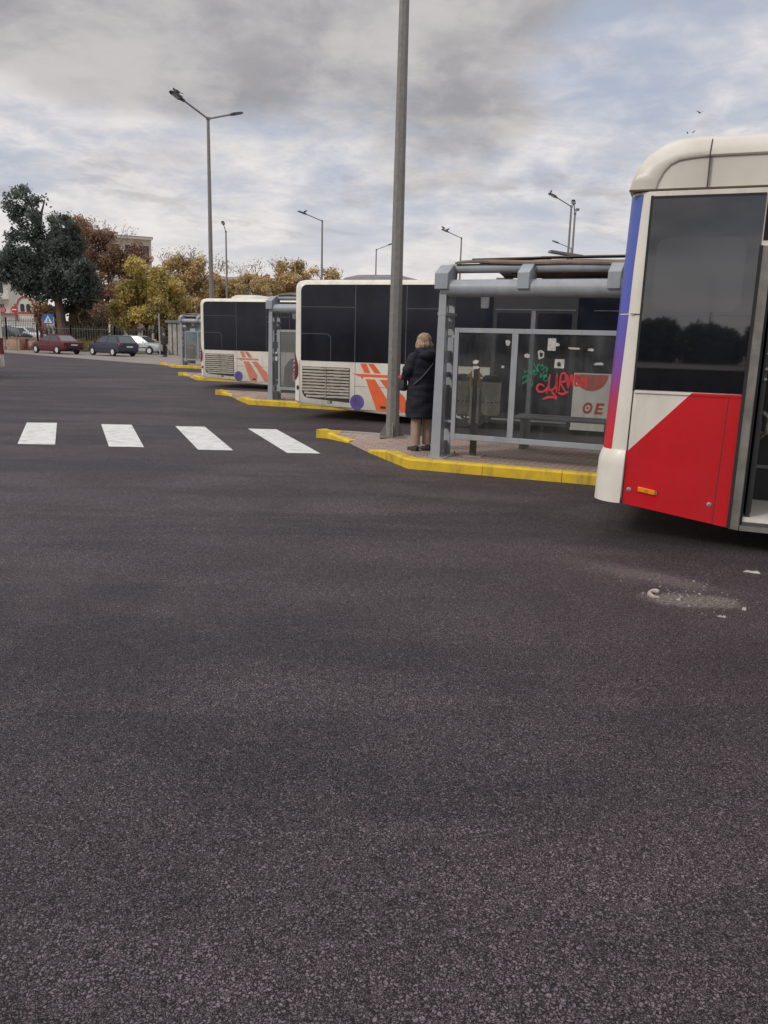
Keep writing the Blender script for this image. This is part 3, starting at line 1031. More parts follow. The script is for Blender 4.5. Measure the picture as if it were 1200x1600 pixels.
for x, z in ((0.055, 0.455), (0.70, 0.385)):
    Mx = Matrix.Rotation(R(90), 4, 'X')
    k_ = MB().lathe([(0, 0), (0.019, 0), (0.019, 0.006), (0.012, 0.008), (0, 0.008)], (x, -0.004, z), 14, 0, Mx).build('panel_lock', M_steel, b1)
    MB().box(x - 0.002, x + 0.002, -0.0135, -0.010, z - 0.009, z + 0.009).build('keyway', M_black, k_)
ar = MB().xz([(0.128, 0.447), (0.268, 0.425), (0.268, 0.465), (0.128, 0.487)], -0.022, 0.0).build('side_reflector', M_amber, b1, bevel=0.004)
MB().xz([(0.268, 0.43), (0.285, 0.427), (0.285, 0.459), (0.268, 0.462)], -0.016, 0.0).build('reflector_socket', M_alu, ar)
MB().xz([(0.185, 0.448), (0.21, 0.444), (0.21, 0.464), (0.185, 0.468)], -0.0235, -0.02).build('reflector_core', mat('amber core', (0.6, 0.14, 0.01), 0.3), ar)
# corner film and bumper
s1.patch(40, 90, 0.72, 1.905, 0.004, extra=0.45, edge=lambda z: 38 - 4 * (z - 0.7), nz=14).build('corner_stripe', M_grad, b1)
s1.patch(40, 90, 1.915, 2.835, 0.004, extra=0.45, edge=lambda z: 34 - 4 * max(0, (z - 2.3) / 0.5), nz=14).build('corner_stripe', M_grad, b1)
s1.patch(0, 90, 0.335, 0.785, lambda z: 0.034 if z < 0.66 else 0.006 + 0.028 * max(0.0, 1 - ((z - 0.66) / 0.125) ** 2), extra=2.0, nz=20, inner=-0.01).build('bumper', M_white, b1)
MB().xz([(-0.06, 1.905), (0.03, 1.905), (0.03, 1.911), (-0.06, 1.911)], -0.003, 0.005).build('panel_seam', M_seam, b1)
bsm = MB().xz([(-0.05, 0.772), (0.005, 0.772), (0.005, 0.777), (-0.05, 0.777)], -0.003, 0.005)
bsm.build('panel_seam', M_seam, b1)
# roof cover
sil = [(-0.152, 2.865), (-0.148, 2.95), (-0.108, 3.065), (-0.03, 3.16), (0.09, 3.235), (0.2, 3.27), (0.32, 3.278), (0.48, 3.274), (4.5, 3.275), (4.5, 2.865)]
inn = [(0.05, 2.868), (0.065, 2.93), (0.10, 3.0), (0.145, 3.05), (0.21, 3.08), (0.29, 3.09), (0.36, 3.095), (0.48, 3.097), (4.5, 3.10), (4.5, 2.868)]
out0 = [(-0.15, 2.868), (-0.128, 2.93), (-0.078, 3.0), (-0.01, 3.05), (0.09, 3.10), (0.2, 3.13), (0.32, 3.145), (0.48, 3.15), (4.5, 3.152), (4.5, 2.868)]
V3 = lambda pl, y: [Vector((x, y, z)) for x, z in pl]
cv = MB()
rings = [V3(inn, 0.035), V3(inn, 0.022), V3([(x - 0.012, z + 0.012 if z > 2.87 else z) for x, z in inn], 0.012), V3(out0, 0.02), V3([((a[0] + b[0]) / 2, (a[1] + b[1]) / 2 + 0.012) for a, b in zip(out0, sil)], 0.07), V3(sil, 0.17), V3(sil, 2.28),
         V3([((a[0] + b[0]) / 2, (a[1] + b[1]) / 2 + 0.012) for a, b in zip(out0, sil)], 2.38), V3(out0, 2.43)]
cv.loft(rings)
cvo = cv.build('roof_cover', M_white2, b1, smooth=50)
MB().box(0.425, 0.433, 0.006, 0.03, 2.87, 3.10).build('cover_seam', M_seam, cvo)
sq = MB()
for k in range(9):
    pass
sm_ = [(0.425, 0.010, 3.10), (0.429, 0.016, 3.152), (0.433, 0.066, 3.222), (0.437, 0.166, 3.262), (0.44, 0.6, 3.263)]
MB().tube(sm_, 0.0045, 6).build('cover_seam', M_seam, cvo)
MB().box(-0.15, 4.4, 0.004, 0.03, 2.857, 2.871).build('cover_gap', mat('brown grime', (0.12, 0.085, 0.05), 0.9), b1)
# doorway: frame, lining, inside of the folded leaf
fr = MB()
fr.xz([(0.862, 0.2), (0.945, 0.19), (0.945, 2.43), (0.862, 2.43)], -0.02, 0.02)
fr.build('door_frame', M_alu, b1, bevel=0.006)
MB().xz([(0.852, 0.21), (0.876, 0.21), (0.876, 2.43), (0.852, 2.43)], -0.024, 0.0).build('door_rubber', M_rubber, b1)
MB().box(0.945, 2.2, -0.015, 0.02, 2.42, 2.47).build('door_header', M_black, b1)
MB().box(0.87, 17, -0.006, 0.01, 2.47, 2.80).build('window_band', M_band, b1)
ln = MB()
ln.box(0.9451, 0.965, 0.02, 0.9, 0.24, 2.415)
ln.box(0.965, 2.19, 0.9, 0.945, 0.24, 2.415)
ln.box(2.17, 2.195, 0.02, 0.9, 0.24, 2.415)
ln.box(0.965, 2.17, 0.02, 0.9, 2.39, 2.415)
ln.build('doorway_lining', M_black, b1)
flr = MB().box(0.965, 2.17, 0.0, 0.9, 0.238, 0.262).build('doorway_floor', mat('vinyl floor', (0.07, 0.068, 0.066), 0.6), b1)
MB().box(0.948, 2.2, -0.025, 0.02, 0.195, 0.236).build('threshold', M_alu, b1)
leaf = MB().box(0.985, 1.02, 0.06, 0.62, 0.28, 2.36).build('door_leaf', M_black, b1)
MB().box(1.02, 1.026, 0.12, 0.56, 1.15, 2.28).build('pane', M_glass_b, leaf)
MB().box(1.02, 1.027, 0.08, 0.60, 0.33, 1.08).build('kick_panel', mat('grey leaf panel', (0.10, 0.098, 0.095), 0.5), leaf)
MB().tube([(1.03, 0.10, 1.16), (1.075, 0.14, 1.12), (1.085, 0.3, 0.98), (1.05, 0.42, 0.92)], 0.016, 8).build('grab_handle', M_steel, leaf)
MB().box(1.35, 1.7, 0.88, 0.902, 1.25, 2.2).build('inner_window', mat('dim inner window', (0.06, 0.065, 0.07), 0.15), b1)
for z in (0.6, 0.9):
    MB().box(1.05, 2.1, 0.885, 0.903, z, z + 0.03).build('inner_rail', M_greyd, b1)
for z in (1.5, 1.62, 1.42):
    MB().lathe([(0, 0), (0.012, 0), (0.012, 0.01), (0, 0.012)], (1.012, 0.055, z), 12, 0, Matrix.Rotation(R(90), 4, 'X')).build('door_button', M_greyd, b1)
g_ = MB().box(2.21, 16.5, -0.006, 0.01, 1.298, 2.46).build('side_window', M_glass_b, b1)
MB().box(2.21, 16.9, -0.005, 0.01, 0.24, 1.288).build('red_panel', M_red, b1)
MB().box(0.05, 16.5, 2.44, 2.457, 1.298, 2.79).build('side_window', M_glass_b, b1)
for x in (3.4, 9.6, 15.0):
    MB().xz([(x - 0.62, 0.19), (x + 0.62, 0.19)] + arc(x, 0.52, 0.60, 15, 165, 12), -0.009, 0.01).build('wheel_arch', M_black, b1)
    wheel(b1, x, 0.092, 0.47, 0.27, 1)
    wheel(b1, x, 2.34, 0.47, 0.27, -1)

# ------------------------------------------------------------------ shelters
IZ = 0.13
SB = {}


def shelter(name, label, loc, rz, L=4.25, pane=None):
    root = empty(name, loc, rz, label, 'bus shelter', 'grey bus shelters on the islands')
    def column(x):
        c = empty('column', (x, 0, 0))
        c.parent = root
        c2 = MB()
        # front flange, tapering upwards
        c2.loft([[Vector((-hw - 0.055 + s_, -0.015, z)), Vector((hw - 0.055 + s_, -0.015, z)), Vector((hw - 0.055 + s_, 0.012, z)), Vector((-hw - 0.055 + s_, 0.012, z))] for z, hw, s_ in ((0.012, 0.066, 0.0), (2.2, 0.046, 0.025))])
        # web with openings between the flanges
        for z0, z1 in ((0.012, 0.20), (0.36, 0.95), (1.05, 1.12), (1.24, 1.40), (1.68, 1.78), (1.98, 2.2)):
            c2.box(-0.052 + 0.01 * z0, -0.040 + 0.01 * z0, 0.012, 0.37, z0, z1)
        c2.box(-0.085, 0.0, 0.12, 0.15, 0.012, 2.2)
        # rear flange
        c2.loft([[Vector((-hw - 0.05, 0.37, z)), Vector((hw - 0.05, 0.37, z)), Vector((hw - 0.05, 0.395, z)), Vector((-hw - 0.05, 0.395, z))] for z, hw in ((0.012, 0.06), (2.2, 0.045))])
        m = c2.build('flange', M_grey, c)
        MB().box(-0.09, 0.02, -0.02, 0.405, 1.845, 1.885).build('collar', M_grey, c)
        bp = MB().box(-0.19, 0.10, -0.10, 0.48, -0.002, 0.012).build('base_plate', M_conc, c)
        bo = MB()
        for bx_, by_ in ((-0.15, -0.06), (0.06, -0.06), (-0.15, 0.44), (0.06, 0.44)):
            bo.lathe([(0.013, 0.01), (0.013, 0.03), (0.008, 0.03), (0.008, 0.05), (0, 0.05)], (bx_, by_, 0), 6)
        bo.build('bolt', M_galv, bp)
    column(0.0)
    column(L)
    MB().tube([(-0.06, 0.06, 2.185), (L + 0.1, 0.06, 2.185)], 0.108, 24).build('beam', M_grey, root)
    MB().tube([(-0.02, 0.22, 2.44), (L + 0.1, 0.22, 2.44)], 0.058, 18).build('rail', M_grey, root)
    for x in (-0.13, 0.95, 2.03, 3.1, L - 0.1):
        w = 0.18 if x < 0 else 0.15
        MB().extrude([(x, -0.075, 2.19), (x + w * 0.94, -0.075, 2.19), (x + w, -0.075, 2.365), (x + w * 1.1, 0.12, 2.475), (x + w * 1.1, 0.26, 2.475), (x, 0.26, 2.475), (x, 0.12, 2.475), (x, -0.075, 2.365)][:0] or
                     [(x, -0.075, 2.17), (x, -0.075, 2.365), (x, 0.13, 2.48), (x, 0.30, 2.48), (x, 0.26, 2.17)], (w, 0, 0)).build('bracket', M_grey, root, bevel=0.006)
    # vaulted roof sheet with a warped front lip
    ny, nx = 14, 22
    top, bot = [], []
    for i in range(nx + 1):
        x = 0.06 + (L + 0.1 - 0.06) * i / nx
        rt_, rb_ = [], []
        for j in range(ny + 1):
            f = j / ny
            y = 0.14 + 2.25 * f
            z = 2.480 + 0.105 * math.sin(PI * min(1, f * 1.0)) ** 0.75
            z += 0.012 * math.sin(x * 2.3 + 0.5) * (1 - f) + 0.008 * math.sin(x * 5.1)
            rt_.append((x, y, z + 0.022))
            rb_.append((x, y, z))
        top.append(rt_)
        bot.append(rb_)
    rings = [t_ + b_[::-1] for t_, b_ in zip(top, bot)]
    rf = MB().loft(rings).build('roof', M_roofb, root, smooth=50)
    # loose cover strips on the crown
    stp = MB()
    stp.bar((0.16, 0.62, 2.585), (1.15, 0.66, 2.60), 0.26, 0.014)
    stp.bar((1.1, 0.55, 2.592), (L, 0.55, 2.596), 0.24, 0.014)
    stp.build('roof_strip', M_roofb, rf)
    MB().bar((1.20, 0.45, 2.655), (1.55, 0.7, 2.612), 0.10, 0.03).build('loose_board', M_greyd, rf)
    MB().box(0.66, L, 2.30, 2.36, 2.2, 2.49).build('rear_fascia', M_greyd, root)
    MB().box(-0.05, 0.20, 2.30, 2.36, 2.2, 2.49).build('rear_fascia', M_greyd, root)
    for x in (0.45, 2.2, L - 0.25):
        MB().bar((x, 0.2, 2.50), (x, 2.3, 2.48), 0.05, 0.06).build('rafter', M_greyd, root)
    lmp = MB().lathe([(0.0, 1.95), (0.05, 1.955), (0.055, 2.0), (0.055, 2.12), (0.03, 2.13), (0.03, 2.2), (0, 2.2)], (0.42, 0.35, 0), 14).build('lantern', M_signw, root)
    # glass screen
    sc_ = empty('screen', (0, 0.10, 0))
    sc_.parent = root
    fr2 = MB()
    z0, z1 = 0.255, 1.695
    fr2.box(0.115, 0.175, -0.02, 0.02, z0, z1)
    fr2.box(0.885, 0.965, -0.02, 0.02, z0 + 0.07, z1 - 0.06)
    fr2.box(2.35, 2.43, -0.02, 0.02, z0 + 0.07, z1 - 0.06)
    fr2.box(L - 0.18, L - 0.12, -0.02, 0.02, z0, z1)
    fr2.box(0.175, L - 0.18, -0.0195, 0.0195, z0, z0 + 0.07)
    fr2.box(0.175, L - 0.18, -0.0195, 0.0195, z1 - 0.06, z1)
    fr2.build('frame', M_grey, sc_, bevel=0.004)
    for x0, x1 in ((0.175, 0.885), (0.965, 2.35), (2.43, L - 0.18)):
        MB().box(x0 - 0.01, x1 + 0.01, -0.004, 0.004, z0 + 0.06, z1 - 0.05).build('pane', pane or M_sglass, sc_)
    for z in (1.60, 0.5):
        MB().box(0.0, 0.115, -0.012, 0.012, z - 0.03, z + 0.0).build('screen_bracket', M_grey, sc_)
        MB().box(L - 0.12, L - 0.02, -0.012, 0.012, z - 0.03, z).build('screen_bracket', M_grey, sc_)
    return root, sc_


YS = R(-24.5)
sh1, scr1 = shelter('bus_shelter', 'near grey bus shelter with graffiti and torn stickers on its glass', (0.715, 10.60, IZ), YS)
g2s, _ = shelter('bus_shelter', 'clean grey bus shelter between the two orange striped buses', (-2.82, 19.80, IZ), YS, pane=M_sglass2)
g4s, _ = shelter('bus_shelter', 'farthest grey bus shelter beside the dark clad man and concrete kiosk', (-10.40, 41.15, IZ), YS, pane=M_sglass2)

# stickers and graffiti on the near screen (screen coordinates: x, z above the island)
def torn(cx_, cz_, w, h, seed):
    q = random.Random(seed)
    pts = []
    for k in range(11):
        a = 2 * PI * k / 11
        ca, sa = math.cos(a), math.sin(a)
        m = 1 / max(abs(ca), abs(sa))
        pts.append((cx_ + w / 2 * ca * m * q.uniform(0.55, 1.0), cz_ + h / 2 * sa * m * q.uniform(0.6, 1.0)))
    return pts


for i, (x, z, w, h) in enumerate(((0.83, 1.525, 0.07, 0.08), (0.42, 1.27, 0.10, 0.06), (0.425, 1.20, 0.11, 0.05), (1.09, 1.37, 0.08, 0.06), (1.265, 1.39, 0.11, 0.12), (1.39, 1.515, 0.10, 0.15), (1.455, 1.515, 0.07, 0.05), (1.50, 1.285, 0.12, 0.11), (1.67, 1.475, 0.20, 0.03), (1.87, 1.465, 0.09, 0.04), (1.98, 1.30, 0.13, 0.04), (0.78, 1.22, 0.05, 0.035))):
    st = MB().xz(torn(x, z, w, h, i) if i not in (5, 7) else rrect(x - w / 2, x + w / 2, z - h / 2, z + h / 2, 0.006), -0.0062, -0.0035).build('sticker', M_paper, scr1)
    if i in (7, 4):
        MB().xz(torn(x, z - 0.005, w * 0.5, h * 0.55, 50 + i), -0.0072, -0.0058).build('sticker_print', M_black, st)


def spray(strokes, wdt, y=-0.0058):
    mb = MB()
    for st_ in strokes:
        # smooth the stroke
        P_ = [Vector((x, y, z)) for x, z in st_]
        pts = []
        for i in range(len(P_) - 1):
            p0, p1, p2, p3 = P_[max(0, i - 1)], P_[i], P_[i + 1], P_[min(len(P_) - 1, i + 2)]
            for k in range(5):
                t = k / 5
                pts.append(0.5 * ((2 * p1) + (p2 - p0) * t + (2 * p0 - 5 * p1 + 4 * p2 - p3) * t * t + (3 * p1 - p0 - 3 * p2 + p3) * t ** 3))
        pts.append(P_[-1])
        rings = []
        for i, p in enumerate(pts):
            d = (pts[min(i + 1, len(pts) - 1)] - pts[max(i - 1, 0)]).normalized()
            nn = Vector((-d.z, 0, d.x)) * wdt * (0.55 + 0.5 * math.sin(PI * (i + 1) / (len(pts) + 1)))
            rings.append([p - nn, p - nn * 0.7 + Vector((0, -0.0012, 0)), p + nn * 0.7 + Vector((0, -0.0012, 0)), p + nn, p + Vector((0, 0.002, 0))])
        mb.loft(rings)
    return mb


redst = [[(1.33, 1.00), (1.26, 1.03), (1.22, 0.98), (1.25, 0.92), (1.33, 0.93), (1.38, 0.99), (1.36, 0.90)],
         [(1.40, 1.18), (1.39, 0.99), (1.44, 0.95), (1.50, 1.03), (1.50, 1.19)], [(1.50, 1.14), (1.51, 0.92)],
         [(1.545, 0.94), (1.56, 1.17), (1.62, 1.19), (1.63, 1.09), (1.56, 1.06), (1.65, 0.93)],
         [(1.655, 1.18), (1.67, 1.0), (1.71, 1.18), (1.74, 1.02)], [(1.66, 1.09), (1.73, 1.10)],
         [(1.76, 1.18), (1.77, 1.03)], [(1.76, 1.18), (1.84, 1.17)], [(1.765, 1.11), (1.82, 1.10)], [(1.77, 1.03), (1.84, 1.04)],
         [(1.87, 1.15), (1.86, 1.02)], [(1.87, 1.09), (1.92, 1.09)], [(1.92, 1.15), (1.925, 1.01)],
         [(1.53, 0.92), (1.60, 0.90), (1.68, 0.94)], [(1.31, 0.81), (1.38, 0.84), (1.47, 0.85), (1.52, 0.82)], [(1.44, 0.93), (1.52, 0.84)]]
redst = [[(1.24 + (x - 1.22) * 0.86, 1.0 + (z - 1.0) * 0.86) for x, z in st_] for st_ in redst]
spray(redst, 0.0135).build('graffiti', M_sred, scr1)
q = random.Random(5)
grs = []
for cx0, cz0, sc0, nn in ((1.16, 1.25, 0.09, 6), (1.26, 1.15, 0.10, 7), (1.10, 1.08, 0.07, 5), (1.33, 1.13, 0.06, 4), (1.04, 1.03, 0.05, 3)):
    for k in range(nn):
        x, z = cx0 + q.uniform(-1, 1) * sc0, cz0 + q.uniform(-0.7, 0.7) * sc0
        s_ = [(x, z)]
        for j in range(3):
            x, z = x + q.uniform(-0.5, 0.9) * sc0 * 0.6, z + (1 if j % 2 else -1) * q.uniform(0.3, 1) * sc0 * 0.7
            s_.append((x, z))
        grs.append(s_)
spray(grs, 0.0045).build('graffiti', M_sgreen, scr1)

# ------------------------------------------------------------------ bins on a post behind the screen
bp_ = empty('litter_bin_stand', (1.19, 10.86, IZ), YS, 'brown post with two round steel litter bins behind the near shelter glass', 'litter bin')
MB().tube([(0, 0, 0), (0, 0, 0.3), (0, 0, 1.2)], [0.048, 0.048, 0.040], 14).build('post', M_post, bp_)
MB().box(-0.13, 0.15, -0.12, 0.14, -0.002, 0.012).build('base_plate', M_conc, bp_)
for sx in (-1, 1):
    cx0 = 0.205 * sx
    bn_ = MB().lathe([(0.085, 0.56), (0.115, 0.575), (0.128, 0.62), (0.13, 0.99), (0.134, 1.0), (0.128, 1.005), (0.12, 0.98), (0.11, 0.62), (0.0, 0.60)], (cx0, 0.03, 0), 24).build('bin', M_bin, bp_)
    ho = MB()
    for k in range(14):
        a = 2 * PI * k / 14
        ho.box(-0.014, 0.014, -0.1325, -0.126, 0.735, 0.747, 0, Matrix.Translation((cx0, 0.03, 0)) @ Matrix.Rotation(a, 4, 'Z'))
    ho.build('slot', M_black, bn_)
    hp = MB()
    for z in (0.70, 0.665, 0.79):
        hp.lathe([(0.128, z - 0.006), (0.1325, z), (0.128, z + 0.006)], (cx0, 0.03, 0), 24)
    hp.build('hoop', M_bin, bn_)
    MB().lathe([(0.13, 1.005), (0.132, 1.05), (0.10, 1.09), (0.0, 1.10)], (cx0, 0.05, 0), 20).build('lid', M_black, bn_)
    MB().box(sx * 0.05 - 0.016, sx * 0.05 + 0.016, -0.045, -0.025, 0.45, 1.02).build('upright', M_bin, bp_)
    br_ = MB()
    br_.bar((sx * 0.05, 0, 0.55), (sx * 0.25, 0.02, 0.545), 0.035, 0.03)
    br_.bar((sx * 0.05, 0, 0.42), (sx * 0.20, 0.02, 0.53), 0.035, 0.025)
    br_.bar((sx * 0.12, 0, 0.46), (sx * 0.12, 0, 0.55), 0.03, 0.02)
    br_.build('bracket', M_galv, bp_)
ars = MB()
for sx in (-1, 1):
    pl_ = [(0.046, 0.93), (0.076, 0.93), (0.076, 1.07), (0.128, 1.055), (0.046, 1.15)]
    ars.xz(pl_ if sx > 0 else [(-x, z) for x, z in pl_][::-1], -0.058, -0.05)
ars.build('arrow_mark', M_arrow, bp_)

# bench inside the shelter, seen through the glass
bq = Vector((0.715, 10.60, IZ)) + Matrix.Rotation(YS, 3, 'Z') @ Vector((1.30, 1.5, 0))
bench = empty('bench', bq, YS, 'low grey slatted bench inside the near shelter', 'bench')
for y, z in ((0, 0.44), (0.14, 0.445), (0.30, 0.46)):
    MB().box(-0.75, 0.75, y, y + 0.10, z, z + 0.03).build('slat', M_galv, bench, bevel=0.004)
for x in (-0.6, 0.6):
    MB().box(x - 0.03, x + 0.03, 0.02, 0.38, 0, 0.44).build('leg', M_greyd, bench)


# ------------------------------------------------------------------ lamp posts
ARM, RISE = 1.2, 0.40


def lamp_post(label, loc, rz, H=None, arms=2, head=0.62):
    H = 10.0 - loc[2]
    root = empty('street_lamp', loc, 0, label, 'street lamp', 'tall grey street lamps round the terminal')
    n = 8
    rings = []
    for z, r in ((0, 0.113), (1.2, 0.106), (H, 0.058)):
        rings.append([Vector((r * math.cos(2 * PI * (k + 0.5) / n), r * math.sin(2 * PI * (k + 0.5) / n), z)) for k in range(n)])
    MB().loft(rings).build('pole', M_galv, root, smooth=20)
    bpl = MB().box(-0.2, 0.2, -0.2, 0.2, 0.0, 0.02).build('base_plate', M_galv, root)
    gs = MB()
    for k in range(4):
        Mz = Matrix.Rotation(PI / 2 * k, 4, 'Z')
        gs.extrude([Mz @ Vector(v) for v in ((0.09, -0.008, 0.02), (0.20, -0.008, 0.02), (0.19, -0.008, 0.06), (0.095, -0.008, 0.24))], Mz @ Vector((0, 0.016, 0)))
    gs.build('gusset', M_galv, root)
    MB().box(-0.07, 0.07, -0.07, 0.07, H - 0.06, H + 0.05).build('arm_socket', M_galv, root, bevel=0.01)
    for k in range(arms):
        a = rz + PI * k
        d = Vector((math.cos(a), math.sin(a), 0))
        e = d * ARM + Vector((0, 0, H + RISE))
        MB().tube([Vector((0, 0, H)) + d * 0.05, e], 0.034, 8).build('arm', M_galv, root)
        dd = (d * ARM + Vector((0, 0, RISE))).normalized()
        q_ = dd.to_track_quat('X', 'Z').to_matrix().to_4x4()
        Mh = Matrix.Translation(e) @ q_
        hd_ = MB()
        sec = lambda x, w, h0, h1: [Mh @ Vector(v) for v in ((x, -w, h0), (x, w, h0), (x, w * 0.8, h1), (x, -w * 0.8, h1))]
        hd_.loft([sec(-0.08, 0.05, -0.04, 0.04), sec(0.05, 0.06, -0.045, 0.05), sec(0.12, 0.14, -0.05, 0.06), sec(0.5, 0.13, -0.05, 0.04), sec(head, 0.06, -0.04, 0.0)])
        ho_ = hd_.build('lamp_head', M_lamp, root, bevel=0.01)
        gl_ = MB().box(0.18, 0.48, -0.10, 0.10, -0.058, -0.048, 0, Mh).build('lens', M_plate, ho_)
    return root


Bz = lambda v, z=0.0: (v[0], v[1], z)
ang = lambda x, y: math.atan2(y, x)
la = lamp_post('nearest galvanised lamp post, on the paved island by the woman, its head out of frame', (0.10, 12.80, IZ), ang(-0.64, -0.77))
lb = lamp_post('tall double-arm lamp post left of the picture middle, a pigeon on its left lamp', (-7.34, 34.06, IZ), ang(-0.62, -0.78))
lc = lamp_post('single-arm lamp post rising above the orange striped bus, arm to the left', (-5.05, 61.4, 0), ang(-0.97, -0.2), arms=1)
ld = lamp_post('lamp post right of the double-arm one, its short arm towards the viewer', (-13.6, 69.1, 0), ang(0.05, -1), arms=1)
le = lamp_post('lamp post just left of the near pole, its arm reaching right', (-1.38, 79.5, 0), ang(0.96, -0.3), arms=1)
lf = lamp_post('lamp post over the left end of the near shelter roof with birds on its arm', (5.79, 69.2, 0), ang(-0.95, -0.3), arms=1)
lg = lamp_post('larger lamp post over the right end of the near shelter roof, arm to upper left', (11.07, 52.3, 0), ang(-0.9, -0.45), arms=1)
lh = lamp_post('thin lamp post close to the right of the larger lamp over the shelter roof', (11.95, 55.2, 0), ang(0.30, 0.95), arms=2)
li = lamp_post('lowest and farthest lamp post barely above the near shelter roof', (16.0, 74.4, 0), ang(-0.97, -0.1), arms=1)


def bird(label, p, rz, s=1.0, wings=False):
    root = empty('bird', p, rz, label, 'bird')
    b = MB()
    b.ball((0, 0, 0.12 * s), (0.15 * s, 0.075 * s, 0.08 * s), 7, 0, Matrix.Rotation(R(-25), 4, 'Y'))
    b.ball((0.15 * s, 0, 0.22 * s), (0.05 * s, 0.045 * s, 0.05 * s), 6)
    b.tube([(0.08 * s, 0, 0.15 * s), (0.14 * s, 0, 0.21 * s)], [0.06 * s, 0.04 * s], 8)
    b.build('body', M_lamp, root)
    MB().extrude([(-0.10 * s, -0.03 * s, 0.09 * s), (-0.30 * s, -0.04 * s, 0.02 * s), (-0.30 * s, 0.04 * s, 0.02 * s), (-0.10 * s, 0.03 * s, 0.09 * s)], (0, 0, 0.015 * s)).build('tail', M_lamp, root)
    for sy in (-1, 1):
        if wings:
            MB().extrude([(0.10 * s, sy * 0.05 * s, 0.14 * s), (-0.08 * s, sy * 0.05 * s, 0.14 * s), (-0.12 * s, sy * 0.40 * s, 0.26 * s), (0.02 * s, sy * 0.34 * s, 0.25 * s)], (0, 0, 0.012 * s)).build('wing', M_lamp, root)
        else:
            MB().tube([(0.0, sy * 0.03 * s, 0.06 * s), (0.01, sy * 0.03 * s, 0.0)], 0.008 * s, 5).build('leg', M_lamp, root)
    return root


def on_arm(lamp, rz, f):
    d = Vector((math.cos(rz), math.sin(rz), 0))
    return Vector((lamp.location.x, lamp.location.y, 10.0)) + d * (ARM * f) + Vector((0, 0, RISE * f + 0.05))


bird('pigeon perched on the double-arm lamp', on_arm(lb, ang(-0.62, -0.78), 1.22), R(190), 0.8)
bird('pigeon perched on the single-arm lamp above the orange striped bus', on_arm(lc, ang(-0.97, -0.2), 1.05), R(20), 0.8)
bird('bird nearer the tip of the lamp over the shelter roof', on_arm(lf, ang(-0.95, -0.3), 1.35), R(200), 0.9)
bird('bird farther from the tip of the lamp over the shelter roof', on_arm(lf, ang(-0.95, -0.3), 1.05), R(20), 0.9)
bird('pigeon on the tip of the larger lamp over the shelter', on_arm(lg, ang(-0.9, -0.45), 1.36), R(60), 0.75)
bird('highest of the birds flying over the near bus', at(1093, 178, 55), R(100), 0.6, True)
bird('bird flying lower right over the near bus roof', at(1083, 208, 60), R(30), 0.5, True)
bird('bird flying lowest left over the near bus roof', at(1074, 209, 62), R(160), 0.4, True)


# ------------------------------------------------------------------ people
def skin_mesh(name, nodes, edges, material, parent, sub=2, root_i=0):
    me = bpy.data.meshes.new(name)
    me.from_pydata([n[0] for n in nodes], edges, [])
    o = bpy.data.objects.new(name, me)
    col.objects.link(o)
    o.modifiers.new('skin', 'SKIN').use_smooth_shade = True
    sv_ = me.skin_vertices[0].data
    for i, nd in enumerate(nodes):
        r = nd[1]
        sv_[i].radius = r if isinstance(r, tuple) else (r, r)
        sv_[i].use_root = (i == root_i)
    sb = o.modifiers.new('sub', 'SUBSURF')
    sb.levels = sb.render_levels = sub
    bpy.context.view_layer.update()
    bake(o)
    o.data.materials.clear()
    o.data.materials.append(material)
    o.data.shade_smooth()
    o.parent = parent
    return o


def ell(cx_, cy_, z, rx, ry, n=20, wob=0.0, ph=0.0, tilt=0.0):
    return [Vector((cx_ + rx * math.cos(2 * PI * k / n) * (1 + wob * math.sin(5 * 2 * PI * k / n + ph)), cy_ + ry * math.sin(2 * PI * k / n) * (1 + wob * math.sin(4 * 2 * PI * k / n + ph * 1.7)), z + tilt * math.sin(2 * PI * k / n))) for k in range(n)]


def remeshed(mb, name, material, parent, voxel=0.014, smooth_it=4):
    o = mb.build(name, material, None, smooth=0)
    md = o.modifiers.new('r', 'REMESH')
    md.mode = 'VOXEL'
    md.voxel_size = voxel
    ms = o.modifiers.new('s', 'SMOOTH')
    ms.factor = 0.5
    ms.iterations = smooth_it
    bpy.context.view_layer.update()
    bake(o)
    o.data.shade_smooth()
    if not o.data.materials:
        o.data.materials.append(material)
    o.parent = parent
    return o


def fingers(nodes, edges, wrist_i, pw, d, side, up_):
    """palm and five bent fingers grown from the wrist node; d = hand direction, side = towards the thumb, up_ = back of the hand"""
    d, side, up_ = d.normalized(), side.normalized(), up_.normalized()
    palm = len(nodes)
    nodes.append((pw + d * 0.045, (0.030, 0.016)))
    edges.append((wrist_i, palm))
    for k, (off, ln) in enumerate(((0.030, 0.068), (0.010, 0.077), (-0.010, 0.072), (-0.029, 0.056))):
        b = len(nodes)
        p0 = pw + d * 0.088 + side * off
        c = -up_
        nodes += [(p0, 0.0095), (p0 + d * ln * 0.45 + c * ln * 0.2, 0.0085), (p0 + d * ln * 0.6 + c * ln * 0.65, 0.007)]
        edges += [(palm, b), (b, b + 1), (b + 1, b + 2)]
    b = len(nodes)
    p0 = pw + d * 0.03 + side * 0.04
    nodes += [(p0, 0.011), (p0 + d * 0.03 + side * 0.018 - up_ * 0.01, 0.0095), (p0 + d * 0.055 + side * 0.012 - up_ * 0.025, 0.008)]
    edges += [(palm, b), (b, b + 1), (b + 1, b + 2)]


